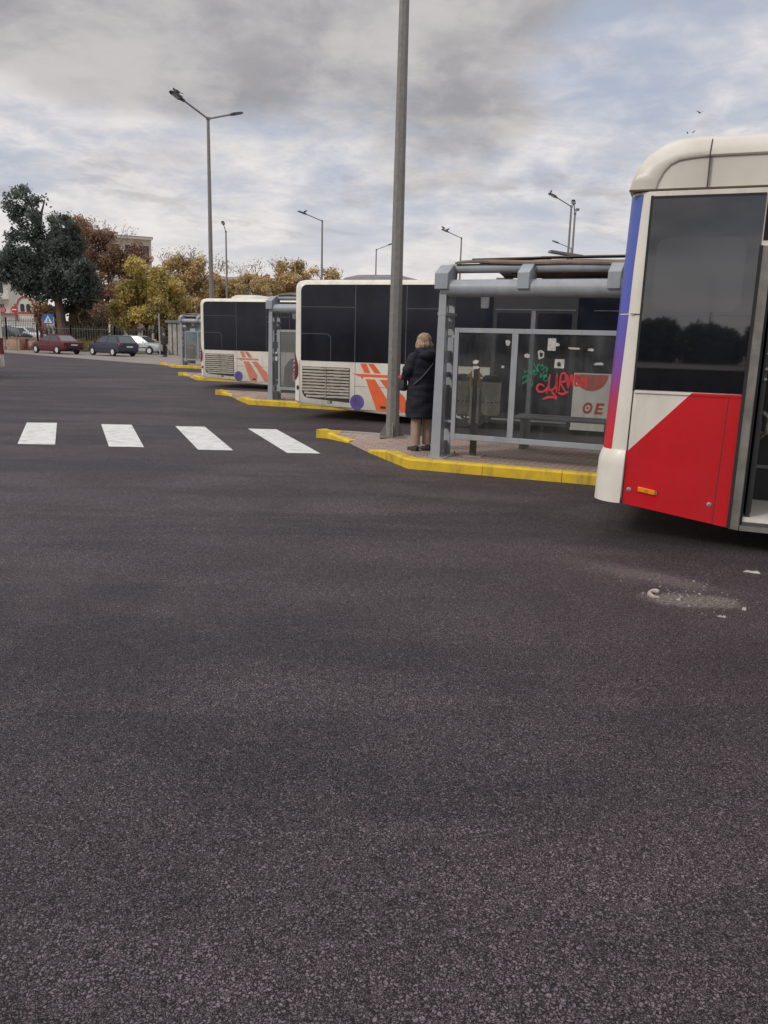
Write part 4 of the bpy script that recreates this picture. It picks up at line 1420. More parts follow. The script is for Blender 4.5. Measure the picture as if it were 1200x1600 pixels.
def person(loc, rz, H, label, mats, coat_len, arms_up, hairstyle):
    """x to the person's right, y the way they face"""
    root = empty('person', loc, rz, label, 'person')
    k = H / 1.62
    V = lambda x, y, z: Vector((x * k, y * k, z * k))
    N, E = [], []

    def add(p, r, link=None):
        N.append((p, r if isinstance(r, tuple) else r * k))
        if link is not None:
            E.append((link, len(N) - 1))
        return len(N) - 1
    pel = add(V(0, 0, 0.86), 0.125)
    wai = add(V(0, 0.0, 1.02), 0.115, pel)
    che = add(V(0, 0.0, 1.22), 0.125, wai)
    nb = add(V(0, -0.015, 1.36), 0.06, che)
    nk = add(V(0, 0.01, 1.42), 0.048, nb)
    hands = []
    for sx in (-1, 1):
        sho = add(V(0.165 * sx, -0.01, 1.31), 0.055, che)
        if arms_up:
            el = add(V(0.255 * sx, 0.02, 1.06), 0.042, sho)
            wr = add(V(0.13 * sx, 0.21, 1.10), 0.028, el)
            d = V(-0.07 * sx, 0.09, 0.05)
            hands.append((wr, V(0.13 * sx, 0.21, 1.10), d, Vector((0, 0, 1)), Vector((sx, 0.3, 0.0))))
        else:
            el = add(V(0.235 * sx, -0.02, 1.04), 0.042, sho)
            wr = add(V(0.25 * sx, 0.05, 0.82), 0.028, el)
            hands.append((wr, V(0.25 * sx, 0.05, 0.82), V(0.0, 0.03, -0.1), Vector((0, 1, 0)), Vector((sx, 0, 0))))
        hip = add(V(0.085 * sx, 0, 0.80), 0.085, pel)
        kn = add(V(0.09 * sx, 0.015, 0.46), 0.056, hip)
        ank = add(V(0.095 * sx, -0.01, 0.08), 0.036, kn)
        heel = add(V(0.095 * sx, 0.0, 0.035), 0.032, ank)
        toe = add(V(0.105 * sx, 0.15, 0.028), 0.026, heel)
    for h in hands:
        fingers(N, E, *h)
    bo = skin_mesh('body_grow', N, E, mats['skin'], None, 1)
    # head: skull, jaw, nose, lips, ears joined with the body into one skin
    hm = MB()
    tilt = Matrix.Rotation(R(-10), 4, 'X')
    hc = V(0, 0.025, 1.515)
    T = lambda x, y, z: hc + tilt @ V(x, y, z)
    hm.ball(hc, (0.072 * k, 0.092 * k, 0.105 * k), 12, 0, tilt)
    hm.ball(T(0, 0.03, -0.06), (0.052 * k, 0.060 * k, 0.055 * k), 10, 0, tilt)
    hm.tube([T(0, 0.085, 0.02), T(0, 0.108, -0.018), T(0, 0.09, -0.028)], [0.008 * k, 0.014 * k, 0.010 * k], 8)
    hm.ball(T(0, 0.083, -0.058), (0.024 * k, 0.010 * k, 0.009 * k), 6, 0, tilt)
    for sx in (-1, 1):
        hm.ball(T(0.073 * sx, -0.005, -0.01), (0.010 * k, 0.019 * k, 0.030 * k), 6, 0, tilt)
        hm.ball(T(0.03 * sx, 0.078, 0.02), (0.019 * k, 0.012 * k, 0.010 * k), 6, 0, tilt)
    hm.tube([V(0, 0.0, 1.40), hc], [0.05 * k, 0.05 * k], 10)
    me = bo.data
    hm.add([v.co.copy() for v in me.vertices], [tuple(p.vertices) for p in me.polygons])
    bpy.data.objects.remove(bo)
    body = remeshed(hm, 'body', mats['skin'], root, 0.0075, 2)
    ey = MB()
    for sx in (-1, 1):
        ey.ball(T(0.03 * sx, 0.085, 0.02), 0.008 * k, 6)
    ey.build('eyes', mats['shoe'], body)
    # coat: trunk, sleeves, hood fused into one padded garment
    cm = MB()
    L0 = coat_len
    prof = [(L0, 0.225, 0.185), (L0 + 0.03, 0.232, 0.19), (0.75, 0.225, 0.182), (0.90, 0.215, 0.172), (1.03, 0.205, 0.160), (1.15, 0.212, 0.160), (1.25, 0.212, 0.155), (1.31, 0.190, 0.135), (1.36, 0.13, 0.10), (1.395, 0.075, 0.075)]
    prof = [q_ for q_ in prof if q_[0] >= L0]
    if hairstyle == 'bob':
        prof = [(z, rx * (1.09 if z < 1.33 else 1.0), ry * 1.06) for z, rx, ry in prof]
    else:
        prof = [(z, rx * 0.93, ry * 0.88) for z, rx, ry in prof]
    cm.loft([ell(0, 0.0, z * k, rx * k, ry * k, 24, 0.022 if z < 1.2 else 0.008, z * 9) for z, rx, ry in prof])
    for sx in (-1, 1):
        if arms_up:
            pts = [V(0.13 * sx, -0.01, 1.325), V(0.20 * sx, 0.0, 1.24), V(0.255 * sx, 0.01, 1.10), V(0.265 * sx, 0.035, 1.045), V(0.215 * sx, 0.11, 1.06), V(0.135 * sx, 0.205, 1.098)]
        else:
            pts = [V(0.13 * sx, -0.01, 1.325), V(0.205 * sx, -0.01, 1.22), V(0.237 * sx, -0.02, 1.04), V(0.245 * sx, 0.01, 0.94), V(0.25 * sx, 0.045, 0.835)]
        rr = [0.082, 0.088, 0.078, 0.076, 0.068, 0.052] if arms_up else [0.075, 0.075, 0.066, 0.06, 0.052]
        cm.tube(pts, [r * k * (1 + 0.04 * math.sin(i * 2.1)) for i, r in enumerate(rr)], 14)
    if hairstyle == 'bob':
        cm.ball(V(0, -0.135, 1.335), (0.155 * k, 0.090 * k, 0.085 * k), 10, 0, Matrix.Rotation(R(20), 4, 'X'))
        cm.tube([V(0.10 * math.cos(a), 0.005 + 0.095 * math.sin(a), 1.385 - 0.02 * math.sin(a)) for a in [2 * PI * i / 14 for i in range(15)]], 0.048 * k, 10)
    coat = remeshed(cm, 'coat', mats['coat'], root, 0.013, 3)
    # horizontal quilting and soft creases
    for v in coat.data.vertices:
        zz = v.co.z / k
        n_ = v.normal
        amp = -0.004 * max(0.0, math.cos(zz * 2 * PI / 0.085)) ** 8
        cr = 0.020 * mnoise.noise(Vector((v.co.x * 7, v.co.y * 7, v.co.z * 11)))
        v.co += n_ * (amp + cr) * k
    # trousers and shoes
    for sx in (-1, 1):
        tm = MB()
        prof = [(0.085, 0.062, 0.068, 0.0), (0.12, 0.064, 0.070, 0.0), (0.25, 0.066, 0.072, 0.0), (0.46, 0.072, 0.078, 0.01), (0.66, 0.088, 0.095, 0.0), (0.84, 0.10, 0.11, 0.0)]
        tm.loft([ell(0.092 * sx * k, yo * k, z * k, rx * k, ry * k, 18, 0.03, z * 14 + sx) for z, rx, ry, yo in prof])
        tr = tm.build('trouser_leg', mats['trousers'], root, smooth=60)
        for v in tr.data.vertices:
            v.co += v.normal * 0.010 * mnoise.noise(v.co * 9 + Vector((sx * 3, 0, 0)))
        sm_ = MB()
        sec = [(-0.075, 0.026, 0.075), (-0.055, 0.036, 0.085), (0.0, 0.038, 0.075), (0.07, 0.044, 0.058), (0.13, 0.045, 0.048), (0.17, 0.034, 0.040), (0.188, 0.012, 0.028)]
        sm_.loft([[V(0.1 * sx + w * cx__, y, max(0.0, zz)) for cx__, zz in ((-0.9, 0.0), (-1, 0.016), (-0.85, h * 0.7), (-0.4, h), (0.4, h), (0.85, h * 0.7), (1, 0.016), (0.9, 0.0))] for y, w, h in sec])
        sh_ = sm_.build('shoe', mats['shoe'], root, smooth=50)
    # hair
    hr = MB()
    if hairstyle == 'bob':
        hr.ball(T(0, -0.018, 0.018), (0.100 * k, 0.108 * k, 0.100 * k), 14, 0, tilt)
        hr.ball(T(0, -0.055, -0.055), (0.108 * k, 0.072 * k, 0.076 * k), 12, 0, tilt)
        for sx in (-1, 1):
            hr.ball(T(0.085 * sx, -0.005, -0.055), (0.036 * k, 0.066 * k, 0.080 * k), 10, 0, tilt)
            hr.ball(T(0.095 * sx, -0.02, -0.105), (0.030 * k, 0.045 * k, 0.040 * k), 8, 0, tilt)
    else:
        hr.ball(T(0, -0.015, 0.022), (0.078 * k, 0.090 * k, 0.095 * k), 12, 0, tilt)
        hr.ball(T(0, -0.04, -0.03), (0.072 * k, 0.055 * k, 0.06 * k), 10, 0, tilt)
    ho = remeshed(hr, 'hair', mats['hair'], root, 0.009, 3)
    for v in ho.data.vertices:
        a = math.atan2(v.co.x, -v.co.y)
        v.co += v.normal * k * (0.006 * math.sin(a * 26 + 3 * mnoise.noise(v.co * 14)) + 0.007 * mnoise.noise(v.co * 25))
    return root, V


wm = dict(skin=M_skin, coat=M_coatn, trousers=M_trou, shoe=M_shoe, hair=M_hair)
wo_loc = Vector((0.50, 11.27, IZ))
woman, V_ = person(wo_loc, R(28), 1.61, 'woman seen from behind in a long navy padded coat and beige trousers', wm, 0.46, True, 'bob')
# strap across the back and bag at her left hip
sp_ = []
for i in range(13):
    f = i / 12
    x = 0.13 - 0.34 * f
    z = 1.335 - 0.40 * f
    ry = 0.165 + 0.01 * f
    y = -ry * math.sqrt(max(0.05, 1 - (x / 0.235) ** 2)) - 0.012
    sp_.append(V_(x, y, z))
MB().tube(sp_, 0.010, 6, 0, 0.5).build('bag_strap', mat('strap grey', (0.05, 0.05, 0.06), 0.5), woman)
hbg = MB()
hbg.loft([[Vector((x, y, z)) for x, y in ((-0.30 + i, 0.04 + i), (-0.22 - i, 0.04 + i), (-0.22 - i, 0.19 - i), (-0.30 + i, 0.19 - i))] for z, i in ((0.83, 0.02), (0.85, 0.0), (0.97, 0.005), (1.0, 0.025))])
hb_o = hbg.build('handbag', M_bag, None, bevel=0.012)
hb_o.location, hb_o.rotation_euler = wo_loc, (0, 0, R(28))
tag(hb_o, 'black handbag at the left hip of the woman in the navy coat', 'handbag')
rc = MB().loft([[Vector((x, y, z)) for x, y in ((-0.31 + i, 0.08 + i), (-0.23 - i, 0.08 + i), (-0.23 - i, 0.18 - i), (-0.31 + i, 0.18 - i))] for z, i in ((1.0, 0.0), (1.02, 0.0), (1.05, 0.02))])
rco = rc.build('purse', M_redc, None, bevel=0.01)
rco.location, rco.rotation_euler = wo_loc, (0, 0, R(28))
tag(rco, 'small red purse just above the black handbag of the woman', 'purse')

mm = dict(skin=M_skin, coat=M_dark, trousers=M_dark, shoe=M_shoe, hair=M_hairroot)
pm = at(258, 555, 60)
man, _ = person((pm.x, 60, 0), R(150), 1.74, 'distant man in dark clothes standing left of the farthest shelter', mm, 0.80, False, 'short')


# ------------------------------------------------------------------ cars
def make_car(name, label, paint, kind, loc, rz, group='cars parked in front of the fence'):
    root = empty(name, loc, rz, label, 'car', group)
    if kind == 'sedan':
        L, Wd, Hh = 4.45, 1.70, 1.42
        lower = [(-2.2, 0.50, 0.66, 0.70), (-2.17, 0.36, 0.86, 0.78), (-2.05, 0.30, 0.93, 0.83), (-1.6, 0.22, 0.955, 0.85), (-0.9, 0.19, 0.95, 0.85), (0.4, 0.19, 0.92, 0.85), (1.0, 0.19, 0.90, 0.85), (1.5, 0.20, 0.84, 0.84), (1.95, 0.24, 0.76, 0.80), (2.15, 0.30, 0.68, 0.72), (2.22, 0.40, 0.58, 0.60)]
        gb, gt = (-1.75, 1.10), (-1.05, 0.22)
        wx = (-1.32, 1.32)
    else:
        L, Wd, Hh = 4.05, 1.72, 1.47
        lower = [(-2.02, 0.50, 0.72, 0.72), (-1.99, 0.36, 0.93, 0.80), (-1.85, 0.26, 0.97, 0.85), (-1.4, 0.21, 0.97, 0.86), (-0.6, 0.19, 0.95, 0.86), (0.4, 0.19, 0.93, 0.86), (1.0, 0.19, 0.90, 0.86), (1.45, 0.20, 0.84, 0.85), (1.8, 0.24, 0.76, 0.80), (1.97, 0.30, 0.66, 0.72), (2.03, 0.40, 0.56, 0.60)]
        gb, gt = (-1.93, 1.12), (-1.50, 0.25)
        wx = (-1.22, 1.25)
    b = MB()
    rings = []
    for x, z0, z1, w in lower:
        zm = z0 + (z1 - z0) * 0.55
        rings.append([Vector(p) for p in ((x, -w * 0.88, z0), (x, -w * 0.98, z0 + 0.08), (x, -w, zm), (x, -w * 0.965, z1 - 0.06), (x, -w * 0.88, z1), (x, -w * 0.45, z1 + 0.012), (x, w * 0.45, z1 + 0.012), (x, w * 0.88, z1), (x, w * 0.965, z1 - 0.06), (x, w, zm), (x, w * 0.98, z0 + 0.08), (x, w * 0.88, z0))][::-1])
    b.loft(rings)
    # cabin
    wb, wt = 0.775, 0.60
    zb_, zt_ = 0.90, Hh - 0.05
    cab = [[Vector((gb[0], -wb, zb_)), Vector((gb[1], -wb, zb_)), Vector((gb[1], wb, zb_)), Vector((gb[0], wb, zb_))],
           [Vector((gt[0], -wt, zt_)), Vector((gt[1], -wt, zt_)), Vector((gt[1], wt, zt_)), Vector((gt[0], wt, zt_))],
           [Vector((gt[0] + 0.15, -wt * 0.8, Hh)), Vector((gt[1] - 0.2, -wt * 0.8, Hh)), Vector((gt[1] - 0.2, wt * 0.8, Hh)), Vector((gt[0] + 0.15, wt * 0.8, Hh))]]
    b.loft(cab)
    b.build('body', paint, root, smooth=40, bevel=0.02)
    def quad(c4, u0, u1, v0, v1, off, nm):
        P = lambda u, v: (c4[0] * (1 - u) + c4[1] * u) * (1 - v) + (c4[3] * (1 - u) + c4[2] * u) * v
        n = (c4[1] - c4[0]).cross(c4[3] - c4[0]).normalized()
        pts = [P(u0[0], v0), P(u0[1], v0), P(u1[1], v1), P(u1[0], v1)]
        MB().extrude([p + n * off for p in pts], n * -0.03).build(nm, M_carglass, root)
    side_r = [cab[0][0], cab[0][1], cab[1][1], cab[1][0]]
    side_l = [cab[0][2], cab[0][3], cab[1][3], cab[1][2]]
    quad(side_r, (0.07, 0.50), (0.08, 0.50), 0.10, 0.86, 0.008, 'side_window')
    quad(side_r, (0.54, 0.93), (0.54, 0.90), 0.10, 0.86, 0.008, 'side_window')
    quad(side_l, (0.07, 0.46), (0.10, 0.46), 0.10, 0.86, 0.008, 'side_window')
    quad(side_l, (0.50, 0.93), (0.50, 0.92), 0.10, 0.86, 0.008, 'side_window')
    quad([cab[0][1], cab[0][2], cab[1][2], cab[1][1]], (0.06, 0.94), (0.08, 0.92), 0.08, 0.93, 0.008, 'windscreen')
    quad([cab[0][3], cab[0][0], cab[1][0], cab[1][3]], (0.07, 0.93), (0.09, 0.91), 0.12, 0.90, 0.008, 'rear_window')
    for sx in (-1, 1):
        xr, xf = lower[0][0], lower[-1][0]
        MB().box(xr + 0.0, xr + 0.22, sx * 0.70 - 0.13, sx * 0.70 + 0.13, 0.70, 0.86).build('tail_light', M_tail, root, bevel=0.02)
        MB().box(xf - 0.30, xf - 0.04, sx * 0.58 - 0.14, sx * 0.58 + 0.14, 0.54, 0.66).build('headlight', M_lens, root, bevel=0.02)
        MB().ball((0.78, sx * 0.95, 0.99), (0.06, 0.10, 0.07), 6).build('mirror', paint, root)
        MB().box(-1.1, 1.0, sx * 0.855 - 0.012, sx * 0.855 + 0.012, 0.50, 0.56).build('side_strip', M_black, root)
        MB().box(-0.30, -0.14, sx * 0.85 - 0.02, sx * 0.85 + 0.02, 0.78, 0.81).build('door_handle', M_black, root)
        for x in wx:
            MB().lathe([(0.0, -0.02), (0.36, -0.02), (0.36, 0.02), (0, 0.02)], (x, sx * 0.828, 0.34), 20, 0, Matrix.Rotation(R(90), 4, 'X')).build('wheel_arch', M_black, root)
            wheel(root, x, sx * 0.795, 0.31, 0.19, 1 if sx < 0 else -1)
    xr = lower[0][0]
    MB().box(xr - 0.04, xr + 0.2, -0.76, 0.76, 0.36, 0.58).build('rear_bumper', M_black if kind == 'sedan' else paint, root, bevel=0.03)
    MB().box(lower[-1][0] - 0.2, lower[-1][0] + 0.03, -0.68, 0.68, 0.30, 0.50).build('front_bumper', M_black if kind == 'sedan' else paint, root, bevel=0.03)
    MB().box(xr - 0.06, xr - 0.03, -0.26, 0.26, 0.62, 0.73).build('number_plate', M_plate, root)
    return root


def ground_at(px, Y, z=0.0):
    v = at(px, 545, Y)
    return Vector((v.x, Y, z))


M_maroon = mat('maroon car paint', (0.11, 0.011, 0.018), 0.35, coat=0.15, spec=0.35)
M_navy = mat('navy car paint', (0.028, 0.034, 0.060), 0.35, coat=0.15, spec=0.35)
M_mint = mat('pale grey green car paint', (0.42, 0.47, 0.46), 0.35, coat=0.4)
M_wcar = mat('white car paint', (0.7, 0.7, 0.7), 0.35, coat=0.4)
make_car('parked_car', 'dark red saloon parked leftmost in front of the railing', M_maroon, 'sedan', ground_at(88, 61.5), R(146))
make_car('parked_car', 'navy blue hatchback parked right behind the dark red saloon', M_navy, 'hatch', ground_at(176, 59.5), R(143))
make_car('parked_car', 'pale grey green hatchback facing right beyond the navy hatchback', M_mint, 'hatch', ground_at(221, 66.5), R(-16))
make_car('parked_car', 'white car behind the railing, nearest the no entry sign', M_wcar, 'hatch', ground_at(43, 84, 0.55), R(-20), 'cars behind the railing')
make_car('parked_car', 'dark car behind the railing at the far left edge', M_navy, 'sedan', ground_at(17, 83, 0.55), R(-24), 'cars behind the railing')
make_car('parked_car', 'white car half hidden behind the dark car at the far left edge', M_wcar, 'hatch', ground_at(10, 88, 0.75), R(-24), 'cars behind the railing')

# ------------------------------------------------------------------ railing, wall, signs, kiosk
def fence(label, pts, h, z0=0.0, step=0.22):
    root = empty('railing', (*pts[0], 0), 0, label, 'railing')
    o = Vector((*pts[0], 0))
    bars = MB()
    for i in range(len(pts) - 1):
        a, b = Vector((*pts[i], z0)) - o, Vector((*pts[i + 1], z0)) - o
        L = (b - a).length
        n = int(L / step)
        for k in range(n):
            p = a.lerp(b, (k + 0.5) / n)
            bars.box(p.x - 0.016, p.x + 0.016, p.y - 0.016, p.y + 0.016, z0 + 0.08, z0 + h)
        for z in (0.12, h - 0.22):
            bars.bar(a + Vector((0, 0, z)), b + Vector((0, 0, z)), 0.04, 0.05)
        m = max(1, int(L / 3.0))
        for k in range(m + 1):
            p = a.lerp(b, k / m)
            MB().box(p.x - 0.05, p.x + 0.05, p.y - 0.05, p.y + 0.05, 0, z0 + h + 0.08).build('post', M_fence, root)
    bars.build('bars', M_fence, root)
    return root


fl = [ground_at(-60, 78), ground_at(12, 72), ground_at(60, 70), ground_at(112, 68.5), ground_at(180, 68), ground_at(255, 70)]
fence('dark vertical bar railing standing on the pale low wall at far left', [(p.x, p.y) for p in fl[:3]], 1.9, 0.75)
fence('dark vertical bar railing behind the parked red and navy cars', [(p.x, p.y) for p in fl[2:]], 2.0, 0.1)
lw = MB()
for a, b in ((fl[0], fl[1]), (fl[1], fl[2])):
    lw.bar(Vector((a.x, a.y - 0.2, 0.37)), Vector((b.x, b.y - 0.2, 0.37)), 0.3, 0.74)
tag(lw.build('low_wall', M_wallbase), 'tan low wall below the railing at the far left', 'wall')
for i, px in enumerate((33, 24)):
    p = ground_at(px, 70.3 - i)
    o = MB().box(p.x - 0.55, p.x + 0.55, p.y - 0.35, p.y + 0.35, 0, 0.95 - 0.1 * i).build('stone_block', M_wallbase if i else M_terra, bevel=0.03)
    tag(o, ['reddish stone block standing at the left end of the low wall', 'tan stone block beside the reddish one'][i], 'block')

sg = ground_at(27, 66)
s_ = empty('no_entry_sign', sg, 0, 'round red no entry sign with a white bar on a grey pole', 'road sign')
MB().tube([(0, 0, 0), (0, 0, 3.7)], 0.04, 8).build('pole', M_galv, s_)
dk = MB().lathe([(0, -0.01), (0.26, -0.01), (0.26, 0.01), (0, 0.01)], (0, -0.06, 3.25), 24, 0, Matrix.Rotation(R(90), 4, 'X')).build('plate', M_signr, s_)
MB().box(-0.18, 0.18, -0.082, -0.072, 3.21, 3.30).build('bar', M_signw, dk)
sg2 = ground_at(9, 70)
s_ = empty('prohibition_sign', sg2, R(20), 'round red rimmed sign left of the no entry sign', 'road sign')
MB().tube([(0, 0, 0), (0, 0, 3.9)], 0.04, 8).build('pole', M_galv, s_)
dk = MB().lathe([(0, -0.01), (0.26, -0.01), (0.26, 0.01), (0, 0.01)], (0, -0.06, 3.3), 24, 0, Matrix.Rotation(R(90), 4, 'X')).build('plate', M_signr, s_)
MB().lathe([(0, -0.008), (0.19, -0.008), (0.19, 0.008), (0, 0.008)], (0, -0.072, 3.3), 24, 0, Matrix.Rotation(R(90), 4, 'X')).build('face', mat('faded sign face', (0.5, 0.3, 0.3), 0.5), dk)
sg3 = ground_at(78, 65)
s_ = empty('pedestrian_sign', sg3, R(12), 'square blue pedestrian crossing sign in front of the tree trunks', 'road sign')
MB().tube([(0, 0, 0), (0, 0, 3.0)], 0.035, 8).build('pole', M_galv, s_)
pl = MB().box(-0.39, 0.39, -0.06, -0.04, 2.2, 2.95).build('plate', M_blue, s_)
MB().xz([(-0.32, 2.27), (0.32, 2.27), (0, 2.86)], -0.066, -0.058).build('triangle', M_signw, pl)
fgp = MB()
fgp.xz([(-0.02, 2.6), (0.03, 2.6), (0.03, 2.65), (-0.02, 2.65)], -0.07, -0.064)
fgp.xz([(-0.03, 2.45), (0.03, 2.45), (0.035, 2.59), (-0.02, 2.59)], -0.07, -0.064)
fgp.xz([(-0.09, 2.31), (-0.05, 2.31), (0.02, 2.45), (-0.03, 2.45)], -0.07, -0.064)
fgp.xz([(0.05, 2.31), (0.09, 2.31), (0.03, 2.45), (-0.01, 2.45)], -0.07, -0.064)
fgp.build('walking_figure', M_black, pl)
pp = ground_at(250, 58)
p_o = empty('post', pp, 0, 'thin pale post standing left of the dark clad man', 'post')
MB().tube([(0, 0, 0), (0, 0, 3.05)], 0.055, 10).build('shaft', M_conc, p_o)
MB().lathe([(0.11, 0), (0.11, 0.03), (0.06, 0.05), (0, 0.05)], (0, 0, 0), 12).build('foot', M_conc, p_o)
MB().lathe([(0.06, 3.03), (0.06, 3.07), (0, 3.09)], (0, 0, 0), 12).build('cap', M_galv, p_o)

ks = ground_at(286, 67)
k_o = empty('kiosk', ks, R(-20), 'grey concrete kiosk behind the farthest shelter, with a blue poster', 'kiosk')
kw = MB()
for x in (-0.75, -0.3, 0.15):
    kw.box(x, x + 0.36, -0.95, -0.55, 0, 2.55)
kw.box(-0.75, 3.2, -0.55, 1.4, 0, 2.55)
kw.build('wall', M_conc, k_o, bevel=0.02)
MB().box(-0.9, 3.4, -1.1, 1.6, 2.55, 2.75).build('roof', M_greyd, k_o)
MB().box(1.0, 1.75, -0.60, -0.552, 1.2, 2.25).build('poster', mat('teal poster', (0.02, 0.22, 0.33), 0.5), k_o)
MB().box(2.1, 2.7, -0.60, -0.552, 1.3, 2.0).build('poster', M_paper, k_o)
MB().box(1.15, 1.6, -0.607, -0.60, 1.85, 2.15).build('poster_print', M_paper, k_o)
lt = MB().lathe([(0, 2.15), (0.12, 2.16), (0.13, 2.5), (0.05, 2.54), (0, 2.54)], (0.75, -0.8, 0), 12).build('lantern', M_signw, k_o)

# litter bin behind the farthest shelter's glass
lbp = ground_at(300, 47)
lbo = empty('litter_bin', (lbp.x + 0.35, 45.2, 0), 0, 'dark litter bin behind the farthest shelter glass', 'litter bin')
MB().lathe([(0.2, 0.0), (0.26, 0.02), (0.30, 0.85), (0.31, 0.88), (0.26, 0.90), (0.2, 0.86), (0.0, 0.8)], (0, 0, 0), 18).build('drum', M_fence, lbo)
MB().lathe([(0.26, 0.99), (0.30, 1.0), (0.2, 1.1), (0, 1.12)], (0, 0, 0), 18).build('lid', M_black, lbo)
for sx in (-1, 1):
    MB().box(sx * 0.25 - 0.02, sx * 0.25 + 0.02, -0.02, 0.02, 0.86, 1.02).build('lid_post', M_black, lbo)

# chapel and white house at far left, apartment blocks
ch = ground_at(44, 108)
c_o = empty('chapel', ch, R(8), 'small white chapel with reddish trim and twin arched windows', 'chapel')
cw = MB().box(-4.6, 2.0, 0, 6, 0, 3.6)
cw.xz([(-1.15, 3.6), (1.15, 3.6), (1.15, 5.5)] + arc(0, 5.1, 1.05, 20, 160, 10) + [(-1.15, 5.5)], -0.05, 3)
cw.build('wall', M_plaster, c_o)
rw_ = [(0.98 * math.cos(R(a)), 4.95 + 0.98 * math.sin(R(a))) for a in range(0, 181, 15)]
tm_ = MB()
for i in range(len(rw_) - 1):
    tm_.bar((rw_[i][0], -0.08, rw_[i][1]), (rw_[i + 1][0], -0.08, rw_[i + 1][1]), 0.1, 0.2)
tm_.box(-1.25, -1.0, -0.12, 0.0, 2.9, 5.0)
tm_.box(1.0, 1.25, -0.12, 0.0, 2.9, 5.0)
tm_.box(-0.9, 0.9, -0.1, -0.05, 3.75, 4.0)
tm_.build('trim', M_terra, c_o)
for x in (-0.37, 0.37):
    MB().xz([(x - 0.25, 4.05), (x + 0.25, 4.05), (x + 0.25, 4.8)] + arc(x, 4.8, 0.25, 0, 180, 8)[1:], -0.09, -0.03).build('window', M_window, c_o)
MB().box(-4.8, -1.3, -0.3, 6.2, 3.6, 3.8).build('roof', M_terra, c_o)
MB().box(1.4, 2.4, -0.2, 0.4, 0, 4.6).build('pillar', M_terra, c_o)


def block(name, label, px, Y, wdt, dep, h, wallm, floors, cols, rz=0.0):
    p = ground_at(px, Y)
    o = empty(name, p, rz, label, 'building')
    MB().box(-wdt / 2, wdt / 2, 0, dep, 0, h).build('wall', wallm, o)
    MB().box(-wdt / 2 - 0.3, wdt / 2 + 0.3, -0.3, dep + 0.3, h, h + 0.35).build('roof', M_conc, o)
    fh = h / floors
    for f in range(floors):
        z = f * fh
        b = MB().box(-wdt / 2, wdt / 2 + 0.15, -1.0, 0, z + fh - 0.18, z + fh).build('balcony', M_plaster, o)
        MB().box(-wdt / 2, wdt / 2 + 0.15, -1.02, -0.98, z + 0.0, z + 0.7).build('parapet', M_plaster if f % 2 else wallm, b)
        for c_ in range(cols):
            x = -wdt / 2 + (c_ + 0.5) * wdt / cols
            w_ = MB().box(x - 0.75, x + 0.75, -0.03, 0.05, z + 0.3, z + 2.3).build('window', M_window, o)
            MB().box(x - 0.85, x + 0.85, -0.10, 0.0, z + 2.3, z + 2.45).build('lintel', wallm, w_)
    return o


block('apartment_building', 'brown apartment block rising right of the brown tree', 209, 140, 7.0, 5, 17.2, M_apart, 5, 3, R(24))
block('apartment_building', 'white house with balconies behind the pine at the left edge', -28, 125, 9.0, 9, 9.5, M_plaster, 3, 3, R(4))
block('apartment_building', 'long pale block glimpsed behind the golden trees', 430, 170, 32.0, 10, 13.0, mat('pale far plaster', (0.36, 0.35, 0.35), 0.9), 4, 9, R(2))

# ------------------------------------------------------------------ trees
def leaf_cloud(clumps, dens, size, rs, flat=0.0, scat=0.18):
    """many small leaf faces through each clump (centre, radii); gaps left between clumps"""
    vs, fs = [], []
    for c, r in clumps:
        n = int(dens * (r[0] * r[1] * r[2]) ** 0.72)
        for _ in range(n):
            while True:
                p = Vector((rs.uniform(-1, 1), rs.uniform(-1, 1), rs.uniform(-1, 1)))
                if 0.05 < p.length < 1:
                    break
            p = p * (p.length ** -0.35)
            if p.length > 1.12:
                continue
            q = Vector(c) + Vector((p.x * r[0], p.y * r[1], p.z * r[2]))
            q += Vector((rs.gauss(0, scat), rs.gauss(0, scat), rs.gauss(0, scat)))
            s = size * rs.uniform(0.55, 1.25)
            a = Vector((rs.gauss(0, 1), rs.gauss(0, 1), rs.gauss(0, 1) * (1 - flat))).normalized()
            b = a.cross(Vector((rs.gauss(0, 1), rs.gauss(0, 1), rs.gauss(0, 1)))).normalized()
            o = len(vs)
            vs += [q - a * s, q + b * s * 0.42, q + a * s, q - b * s * 0.42]
            fs.append((o, o + 1, o + 2, o + 3))
    return vs, fs


def foliage_obj(name, clumps, dens, size, m, parent, seed, flat=0.0, scat=0.18):
    vs, fs = leaf_cloud(clumps, dens, size, random.Random(seed), flat, scat)
    return MB().add(vs, fs).build(name, m, parent, smooth=0)


def branches(mb, p, d, L, r, depth, rs, tips, spread=0.55):
    q = p + d * L
    mid = p + d * L * 0.5 + Vector((rs.gauss(0, 1), rs.gauss(0, 1), rs.gauss(0, 0.5))) * L * 0.05
    mb.tube([p, mid, q], [r, r * 0.85, r * 0.65], 5 if depth > 1 else 4)
    tips.append(q)
    if depth <= 0:
        return
    for k in range(rs.choice((2, 3, 3))):
        nd = (d + Vector((rs.gauss(0, 1), rs.gauss(0, 1), rs.gauss(0.15, 0.7))) * spread).normalized()
        branches(mb, q, nd, L * rs.uniform(0.62, 0.82), r * 0.6, depth - 1, rs, tips, spread)


def px_clumps(lst, Y, base, depth_scale=1.0, rs=None):
    """clump list in picture pixels (x, y, rx, ry) placed at depth Y, given in the tree's own frame"""
    out = []
    for x, y, rx, ry in lst:
        dy_ = (rs.uniform(-1, 1) if rs else 0) * depth_scale
        c = at(x, y, Y + dy_)
        s = Y / FPX
        out.append((c - base, (rx * s, (rx + ry) / 2 * s, ry * s)))
    return out


